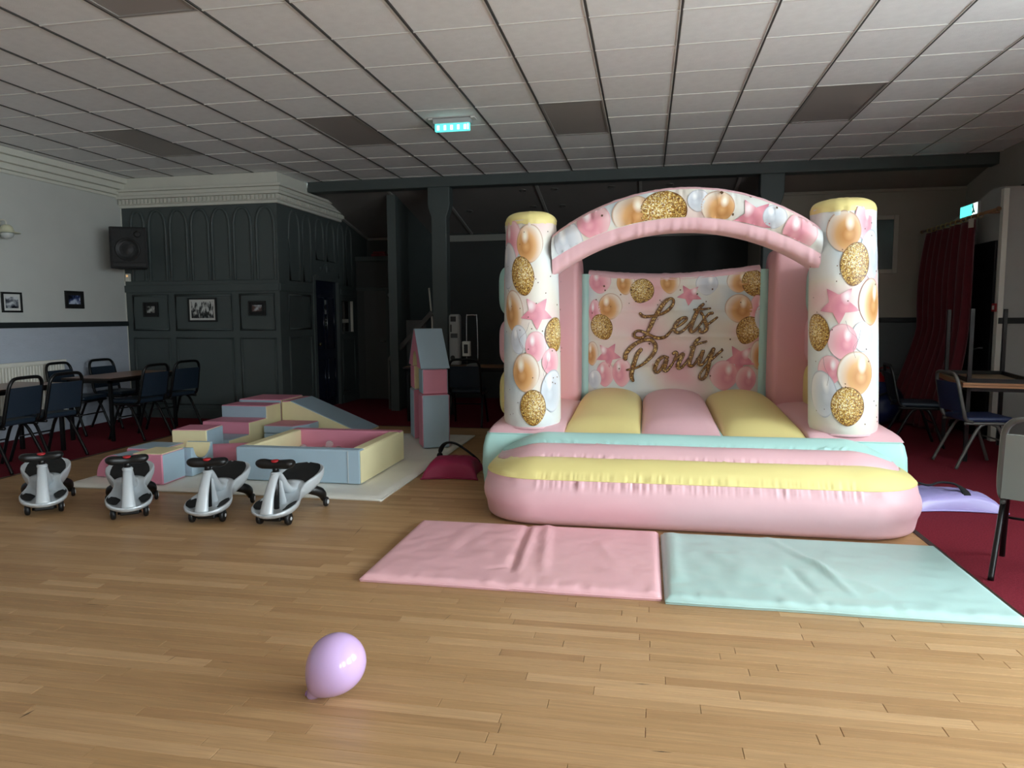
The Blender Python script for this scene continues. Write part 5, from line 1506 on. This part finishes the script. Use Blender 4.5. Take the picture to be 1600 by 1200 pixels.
M_TOP = mat('wood_laminate', (138, 96, 66), .3, var=.12, vscale=6, stretch=(1, 12, 1))
M_TEDGE = mat('table_edge', (34, 24, 20), .4)
def make_table(nm, lab, w, l, h, loc, rz, group=None, top_m=None, edge_m=None):
    t = thing(nm, lab, 'table', loc, R(rz), group)
    MB().box(-w / 2, w / 2, -l / 2, l / 2, h - .022, h).build('tabletop', top_m or M_TOP, t, bevel=.003)
    e = MB()
    e.box(-w / 2 - .004, w / 2 + .004, -l / 2 - .004, -l / 2, h - .022, h - .001); e.box(-w / 2 - .004, w / 2 + .004, l / 2, l / 2 + .004, h - .022, h - .001)
    e.box(-w / 2 - .004, -w / 2, -l / 2, l / 2, h - .022, h - .001); e.box(w / 2, w / 2 + .004, -l / 2, l / 2, h - .022, h - .001)
    e.build('edging', edge_m or M_TEDGE, t)
    a = MB()
    i = .035
    a.box(-w / 2 + i, w / 2 - i, -l / 2 + i, -l / 2 + i + .025, h - .06, h - .022); a.box(-w / 2 + i, w / 2 - i, l / 2 - i - .025, l / 2 - i, h - .06, h - .022)
    a.box(-w / 2 + i, -w / 2 + i + .025, -l / 2 + i, l / 2 - i, h - .06, h - .022); a.box(w / 2 - i - .025, w / 2 - i, -l / 2 + i, l / 2 - i, h - .06, h - .022)
    a.build('apron', M_TUBE, t)
    for sx in (-1, 1):
        for sy in (-1, 1):
            x, y = sx * (w / 2 - i - .018), sy * (l / 2 - i - .018)
            MB().box(x - .018, x + .018, y - .018, y + .018, 0, h - .022).build('leg', M_TUBE, t, bevel=.003)
    return t
make_table('folding_table', 'wood topped black legged table at the left edge of the photo', .62, 1.5, .73, (-6.40, 5.82, .001), 0, 'side tables')
make_table('folding_table', 'wood topped black legged table nearer the dark panelling', .64, 1.22, .73, (-6.29, 7.66, .001), 0, 'side tables')
make_table('folding_table', 'dim table behind the foam house carrying tall equipment', 1.5, .62, .74, (-2.45, 9.38, .001), 0)
tr = make_table('folding_table', 'wood edged table by the red curtain with another upturned on it', .62, 1.2, .735, (3.36, 7.86, .001), -11, None, None, mat('edge_beech', (176, 124, 84), .45))
ti = make_table('folding_table', 'upturned table with its black legs in the air', .62, 1.2, .715, (3.36, 7.86, .001 + .735 + .716), -11, None, mat('table_underside', (150, 128, 100), .6), MATS['edge_beech'])
ti.rotation_euler = (R(180), 0, R(-11))

# ================================================================== LEFT WALL ITEMS
def picture(nm, lab, c, w, h, axis, fcol, style, border):
    """axis 'x': hangs on the left wall facing +x ; 'y': on the box front facing -y"""
    t = thing(nm, lab, 'picture', c, R(90) if axis == 'x' else 0, 'framed pictures')
    f = .022
    fr = MB()
    fr.box(-w / 2, w / 2, -.022, 0, h / 2 - f, h / 2); fr.box(-w / 2, w / 2, -.022, 0, -h / 2, -h / 2 + f)
    fr.box(-w / 2, -w / 2 + f, -.022, 0, -h / 2 + f, h / 2 - f); fr.box(w / 2 - f, w / 2, -.022, 0, -h / 2 + f, h / 2 - f)
    fr.build('frame', mat('frame_%s' % nm, fcol, .4), t, bevel=.003)
    MB().box(-w / 2 + f, w / 2 - f, -.010, -.002, -h / 2 + f, h / 2 - f).build('mount', mat('mount_' + str(border), border, .7), t)
    m = bpy.data.materials.new('photo_print_' + style); m.use_nodes = True
    nt = m.node_tree; b = nt.nodes['Principled BSDF']; tc = nt.nodes.new('ShaderNodeTexCoord')
    n = nt.nodes.new('ShaderNodeTexNoise'); n.inputs['Scale'].default_value = {'people': 26, 'dark': 9, 'hill': 7, 'wings': 9, 'old': 16}[style]
    n.inputs['Detail'].default_value = 3
    mp = nt.nodes.new('ShaderNodeMapping'); mp.inputs['Scale'].default_value = {'people': (1.6, 1, .6), 'dark': (1, 1, 1), 'hill': (1, 1, 1), 'wings': (.8, 1, 1.4), 'old': (1, 1, 1)}[style]
    nt.links.new(tc.outputs['Object'], mp.inputs[0]); nt.links.new(mp.outputs[0], n.inputs['Vector'])
    sp = nt.nodes.new('ShaderNodeSeparateXYZ'); nt.links.new(tc.outputs['Object'], sp.inputs[0])
    ma = nt.nodes.new('ShaderNodeMath'); ma.operation = 'MULTIPLY_ADD'; ma.inputs[1].default_value = {'people': .9, 'dark': -.6, 'hill': 2.8, 'wings': 1.6, 'old': .5}[style] 
    nt.links.new(sp.outputs['Z'], ma.inputs[0]); nt.links.new(n.outputs['Fac'], ma.inputs[2])
    r = nt.nodes.new('ShaderNodeValToRGB'); e = r.color_ramp.elements
    cols = {'people': ((28, 28, 28), (120, 120, 118), (196, 196, 192)), 'dark': ((12, 14, 30), (62, 74, 120), (190, 200, 220)), 'hill': ((56, 38, 34), (92, 66, 60), (190, 196, 200)),
            'wings': ((24, 26, 34), (110, 114, 122), (206, 208, 210)), 'old': ((40, 40, 40), (120, 120, 116), (190, 190, 184))}[style]
    e[0].position = .40; e[0].color = lin(*cols[0]); e[1].position = .60; e[1].color = lin(*cols[2]); x = e.new(.5); x.color = lin(*cols[1])
    nt.links.new(ma.outputs[0], r.inputs[0]); nt.links.new(r.outputs[0], b.inputs['Base Color']); b.inputs['Roughness'].default_value = .25
    g = f + (.028 if border != (20, 20, 20) else .035)
    MB().box(-w / 2 + g, w / 2 - g, -.0125, -.009, -h / 2 + g, h / 2 - g).build('print', m, t)
    return t
picture('picture_frame', 'thin black framed picture with white mount, leftmost on the grey wall', (XL + .001, 7.10, 1.605), .27, .235, 'x', (18, 18, 18), 'wings', (206, 206, 202))
picture('picture_frame', 'black framed dark blue picture on the grey wall', (XL + .001, 8.03, 1.655), .30, .225, 'x', (14, 14, 15), 'dark', (20, 20, 20))
picture('picture_frame', 'small dark framed picture on the panelling, under the speaker', (-6.87, YB - .002, 1.535), .235, .205, 'y', (34, 30, 26), 'old', (20, 20, 20))
picture('picture_frame', 'largest framed picture, old black and white group photograph on panelling', (-6.065, YB - .002, 1.525), .44, .33, 'y', (52, 34, 26), 'people', (200, 198, 192))
picture('picture_frame', 'small brown framed landscape on the panelling, nearest the corner', (-5.235, YB - .002, 1.54), .255, .20, 'y', (44, 30, 26), 'hill', (20, 20, 20))

# radiator
rd = thing('radiator', 'white panel radiator under the dado on the left wall', 'radiator', (XL + .03, 6.45, .20))
MB().box(.035, .05, -1.28, 1.28, 0, .70).build('panel', mat('radiator_white', (228, 224, 212), .45), rd, bevel=.006)
k = -1.24
rib0 = None
while k < 1.25:
    if rib0 is None:
        rib0 = MB().box(.05, .078, -.012, .012, .035, .655).build('rib', MATS['radiator_white'], rd, bevel=.007)
        rib0.location = (0, k, 0)
    else:
        o = rib0.copy(); COL.objects.link(o); o.location = (0, k, 0)
    k += .0415
MB().box(.03, .082, -1.28, 1.28, .665, .705).build('top_grille', MATS['radiator_white'], rd, bevel=.005)
MB().tube([(.05, 1.22, .02), (.05, 1.22, -.12), (.02, 1.22, -.2)], .010, 8).build('pipe', mat('copper_painted', (180, 176, 168), .4), rd, smooth=True)
MB().box(.0, .036, -.9, -.86, .1, .6).box(.0, .036, .86, .9, .1, .6).build('bracket', MATS['radiator_white'], rd)

# wall lamp at the left edge
wl = thing('wall_lamp', 'cream globe wall lamp with a disc brim on the grey wall', 'lamp', (XL + .002, 6.98, 2.40))
MB().lathe([(0, 0), (.05, 0), (.05, .012), (.03, .02), (0, .02)], 20, (0, 0, .11), Matrix.Rotation(R(90), 3, 'Y')).build('wall_plate', M_CORNICE, wl, smooth=True, flat_angle=40)
MB().tube(cr([(.015, 0, .11), (.06, 0, .13), (.12, 0, .12), (.135, 0, .07)], 5), .009, 8).build('arm', M_CORNICE, wl, smooth=True)
MB().lathe([(.0, .08), (.03, .075), (.055, .055), (.068, .02), (.07, 0.0), (.13, -.012), (.132, -.018), (.07, -.012)], 32, (.135, 0, 0)).build('shade', mat('lamp_cream', (206, 204, 176), .35), wl, smooth=True)
MB().lathe([(.062, -.012), (.066, -.03), (.055, -.062), (.03, -.078), (0, -.082)], 28, (.135, 0, 0)).build('globe', mat('lamp_glass', (196, 200, 198), .08, coat=.5), wl, smooth=True)

# loudspeaker in the corner
sp_ = thing('loudspeaker', 'black loudspeaker high in the corner on the dark panelling', 'speaker', (-6.79, 8.52, 2.07), R(30))
tilt = Matrix.Rotation(R(4), 3, 'X')
MB().prism([(-.225, -.16), (.225, -.16), (.16, .14), (-.16, .14)], lambda a, b_, t: (a, b_, t), .0, .54).build('cabinet', mat('speaker_black', (17, 17, 18), .65, bump=.3, bscale=90), sp_, bevel=.014)
MB().box(-.195, .195, -.168, -.158, .085, .51).build('grille', mat('speaker_grille', (24, 25, 26), .5, bump=.6, bscale=160), sp_, bevel=.004)
ym = Matrix.Rotation(R(90), 3, 'X')
MB().lathe([(.150, .0), (.150, .012), (.138, .016), (.126, .006), (.08, -.0), (.05, .006), (0, .010)], 36, (-.01, -.166, .245), ym).build('woofer', mat('speaker_cone', (12, 12, 13), .5), sp_, smooth=True)
MB().lathe([(.042, 0), (.042, .008), (.02, .004), (0, .006)], 20, (.11, -.167, .445), ym).build('tweeter', MATS['speaker_cone'], sp_, smooth=True)
MB().box(-.2, .2, -.172, -.16, .02, .07).build('lower_bar', MATS['speaker_cone'], sp_, bevel=.004)
MB().box(-.03, .03, .12, .485, .22, .32).build('bracket', M_BLACK, sp_)
sb_ = thing('socket_box', 'small cream switch box under the loudspeaker', 'socket', (-7.20, YB - .001, 1.985))
MB().box(-.035, .035, -.035, 0, -.055, .055).build('box', M_CORNICE, sb_, bevel=.005)
MB().box(-.012, .012, -.040, -.034, .01, .035).build('indicator', mat('indicator_warm', (236, 200, 150), .4, emit=(255, 190, 120), estr=.6), sb_)

# exit sign below the ceiling
ex = thing('exit_sign', 'glowing cyan-white exit sign box hanging from the ceiling tiles', 'exit sign', (-1.90, 6.98, ZC - .007))
MB().box(-.19, .19, -.045, .045, -.045, 0).build('housing', mat('sign_housing', (178, 180, 180), .4), ex, bevel=.006)
bl_ = MB().box(-.175, .175, -.020, .020, -.115, -.045).build('lit_panel', mat('exit_glow', (40, 200, 190), .3, emit=(96, 235, 225), estr=1.6), ex, bevel=.004)
mk = MB()
for k in range(5):
    x = -.14 + k * .068
    mk.box(x - .012, x + .012, -.0225, -.0195, -.105, -.06); 
mk.box(.155, .168, -.0225, -.0195, -.108, -.055)
mk.build('white_marks', mat('exit_white', (240, 255, 250), .3, emit=(230, 255, 250), estr=2.4), bl_)
for s in (-1, 1):
    MB().box(s * .215 - .02, s * .215 + .02, -.05, .05, -.006, .004).build('clip', M_BARW, ex)

# ================================================================== RIGHT CORNER
RX, RZ = 3.62, 2.50
rod = thing('curtain_rod', 'wooden curtain rod with rings above the red curtain', 'curtain rod', (RX, 9.45, RZ))
MB().tube([(0, -1.02, 0), (0, 1.05, 0)], .017, 10).build('pole', mat('pole_wood', (128, 96, 66), .45), rod, smooth=True)
for s in (-1.04, 1.07):
    MB().lathe([(0, -.03), (.022, -.015), (.026, 0), (.02, .02), (0, .03)], 14, (0, s, 0), Matrix.Rotation(R(90), 3, 'X')).build('finial', MATS['pole_wood'], rod, smooth=True)
for s in (-.75, .9):
    MB().tube([(.0, s, -.0), (.10, s, .0), (.138, s, .0)], .012, 8).build('bracket', MATS['pole_wood'], rod, smooth=True)
for k in range(11):
    y = -.62 + k * .145 + .03 * n1(k * 3.1)
    MB().tube([(.028 * cos(a * pi / 8), y, -.010 + .028 * sin(a * pi / 8)) for a in range(16)], .005, 6, closed=True).build('ring', mat('ring_brass', (190, 164, 110), .3, .9), rod, smooth=True)
cu = thing('curtain', 'long dark red velvet curtain on a wooden rod', 'curtain', (RX, 9.45, 0))
def curt(u, v):
    z = 2.45 - 2.43 * v
    y0 = -.60 + .10 * sbox(v, .6) * -1.0 + .15 * v
    y1 = .84 + .14 * sin(min(1, v * 2) * pi) + .06 * v
    y = y0 + (y1 - y0) * u
    x = -.10 * v - .24 * sbox(v - .45, .55) * (.4 + .6 * u) + (.022 + .03 * v) * sin(u * 2 * pi * 8 + 2.2 * n1(u * 7) + 1.2 * sin(v * 2.5)) + .02 * n2(u * 6, v * 4)
    return (x - .03, y, z)
b = MB().grid(curt, 150, 40)
cme = b.build('drape', mat('red_velvet', (88, 10, 24), .9, var=.18, vscale=12, sheen=.25), cu, smooth=True)
sm = cme.modifiers.new('thick', 'SOLIDIFY'); sm.thickness = .006
MB().grid(lambda u, v: (curt(u * .16, 0)[0] - .006, curt(u * .16, 0)[1], 2.47 - .10 * v), 30, 1).build('heading_tape', mat('tape_cream', (190, 184, 172), .8), cu)
es = thing('exit_sign', 'lit cyan and white exit sign above the red curtain', 'exit sign', (LX - .002, 9.40, 2.62))
MB().box(-.03, 0, -.24, .24, -.075, .075).build('housing', MATS['sign_housing'], es, bevel=.005)
pn = MB().box(-.034, -.029, -.10, .225, -.062, .062).build('lit_panel', MATS['exit_glow'], es)
MB().box(-.034, -.029, -.225, -.10, -.062, .062).build('white_panel', MATS['exit_white'], es)
fig = MB()
fig.tube([(-.036, -.125, .035), (-.036, -.145, -.01), (-.036, -.120, -.05)], .010, 6); fig.tube([(-.036, -.145, -.01), (-.036, -.175, -.045)], .010, 6); fig.lathe([(0, -.002), (.012, -.002), (.012, .002), (0, .002)], 12, (-.036, -.118, .048), Matrix.Rotation(R(90), 3, 'Y'))
fig.build('running_figure', mat('exit_dark_green', (16, 110, 104), .4), es)
# fire extinguisher
fe = thing('fire_extinguisher', 'red fire extinguisher standing in the corner behind the castle', 'fire extinguisher', (3.12, 10.40, .14))
MB().lathe([(0, 0), (.075, 0), (.08, .01), (.08, .36), (.07, .42), (.035, .46), (.025, .48), (0, .48)], 24).build('cylinder', mat('extinguisher_red', (150, 18, 24), .35), fe, smooth=True, flat_angle=50)
MB().lathe([(.081, .20), (.0815, .21), (.0815, .29), (.081, .30)], 24).build('label_band', mat('band_cream', (190, 182, 150), .5), fe, smooth=True)
MB().tube(cr([(0, 0, .48), (0, 0, .52), (.05, -.02, .55), (.12, -.03, .54)], 4), .012, 8).build('lever', mat('extinguisher_red_dark', (110, 16, 20), .4), fe, smooth=True)
MB().tube(cr([(0, -.02, .50), (.07, -.04, .50), (.10, -.06, .42), (.09, -.075, .25), (.08, -.06, .10)], 5), .011, 8).build('hose', M_BLACK, fe, smooth=True)
MB().box(-.09, .09, -.09, .09, -.139, -.001).build('stand', M_BLACK, fe, bevel=.01)
# dark blue holdall / bin bag
bg = thing('duffel_bag', 'dark blue crumpled bag on the floor beside the red curtain', 'bag', (2.94, 9.84, .001))
def bag(u, v):
    a = 2 * pi * u; t = pi * v
    r = 1 + .22 * n2(u * 9, v * 6) + .10 * n2(u * 23, v * 15)
    if v in (0, 1): r = 1
    x, y, z = .30 * cos(a) * sin(t) ** .8 * r, .28 * sin(a) * sin(t) ** .8 * r, (1 - cos(t)) / 2
    hgt = .44 * (1 + .25 * cos(a)) * (1 + .15 * n2(u * 7 + 5, v * 3))
    return (x, y, z * hgt)
un = [bag((i % 48) / 48, 0) for i in range(1)]
MB().grid(lambda u, v: bag(u % 1.0, v), 48, 24, wrap=True).build('sack', mat('navy_nylon', (22, 34, 74), .4, bump=.4, bscale=9), bg, smooth=True)
MB().tube(cr([(-.18, -.2, .26), (-.1, -.24, .36), (.05, -.22, .42), (.15, -.16, .44)], 5), .014, 6).build('strap', M_BLACK, bg, smooth=True)
# fire-alarm call point and black screen at the right edge
cp = thing('call_point', 'small red fire alarm call point beside the black door', 'alarm', (LX - .001, 8.66, 1.47))
MB().box(-.03, -.012, -.045, .045, -.045, .045).build('box', mat('extinguisher_red', (150, 18, 24)), cp, bevel=.004)
MB().box(-.033, -.030, -.022, .022, -.022, .022).build('glass', M_CORNICE, cp)
tv = thing('wall_screen', 'edge of a black screen on the right wall', 'screen', (XR - .001, 8.80, 2.57))
MB().box(-.05, 0, -.40, .30, -.28, .28).build('casing', M_BLACK, tv, bevel=.006)
MB().box(-.053, -.049, -.375, .275, -.255, .255).build('screen_face', mat('screen_glass', (8, 8, 9), .1), tv)

# ================================================================== DIM BACK AREA
# tall equipment on the table behind the foam house
ap_ = thing('tower_appliance', 'tall grey upright appliance with slots on the dim table', 'appliance', (-2.565, 9.42, .742))
MB().box(-.075, .075, -.07, .07, 0, .70).build('casing', mat('appliance_grey', (158, 160, 158), .4), ap_, bevel=.035, bseg=4)
MB().box(-.045, .03, -.074, -.068, .60, .67).build('display', M_BLACK, ap_)
MB().box(-.05, -.03, -.074, -.068, .46, .56).build('slot', M_BLACK, ap_)
MB().box(-.045, .05, -.074, -.068, .38, .44).build('button_panel', mat('appliance_dark', (60, 62, 62), .4), ap_)
MB().lathe([(0, 0), (.032, 0), (.032, .006), (0, .006)], 20, (-.02, -.07, .11), ym).build('dial', M_BLACK, ap_)
hs_ = thing('hoop_stand', 'chrome hoop stand with a small cream box on the dim table', 'stand', (-2.33, 9.42, .742))
M_CHR = mat('chrome', (190, 192, 192), .2, 1.0)
MB().tube(cr([(-.075, 0, .02), (-.075, 0, .35), (-.07, 0, .66), (-.05, 0, .685), (.05, 0, .685), (.07, 0, .66), (.08, 0, .35), (.08, 0, .05)], 5), .009, 8).build('hoop', M_CHR, hs_, smooth=True)
MB().lathe([(0, 0), (.10, 0), (.10, .012), (.05, .03), (0, .03)], 24, (.02, 0, 0)).build('foot', mat('stand_grey', (120, 122, 122), .4), hs_, smooth=True, flat_angle=40)
bx_ = MB().box(-.13, -.025, -.04, .04, .13, .33).build('cream_box', M_CORNICE, hs_, bevel=.006)
MB().box(-.105, -.05, -.043, -.039, .17, .29).build('dark_window', M_BLACK, bx_)
# stair rail
sr = thing('stair_rail', 'dim wooden stair handrail rising beside the grey post', 'handrail', (-3.5, 10.3, 0))
MB().obox((0.0, 0, 1.12), (1.0, .05, .07), Matrix.Rotation(R(-46), 3, 'Y')).build('handrail', mat('rail_dim', (86, 84, 80), .5), sr, bevel=.006)
MB().box(-.37, -.34, -.02, .02, 0, .80).build('newel_post', MATS['rail_dim'], sr, bevel=.006)
MB().tube([(.34, 0, .0), (.34, 0, 1.35), (.30, 0, 1.84)], .014, 8).build('white_pole', M_WHITE, sr, smooth=True)
for k in range(1, 3):
    x = -.2 + k * .2
    MB().box(x - .012, x + .012, -.012, .012, .0, 1.08 + x * 1.03).build('baluster', MATS['rail_dim'], sr)
bd = thing('leaning_board', 'dim grey board leaning behind the foam roof', 'board', (-3.48, 10.52, 0))
MB().box(-.16, .16, -.02, .02, 0.001, 1.36).build('board', mat('board_grey', (98, 100, 100), .6), bd, bevel=.004)
# red things on the ledge
rt_ = thing('red_box', 'dull red box on the dark ledge above the back door', 'box', (-4.50, 11.68, 2.441))
MB().box(-.13, .13, -.06, .06, 0, .045).build('lower_tray', mat('dull_red', (118, 26, 36), .5), rt_, bevel=.006)
MB().box(-.10, .11, -.05, .05, .05, .085).build('upper_tray', MATS['dull_red'], rt_, bevel=.006)
MB().box(-.02, .02, -.03, .03, .044, .052).build('spacer', MATS['dull_red'], rt_)
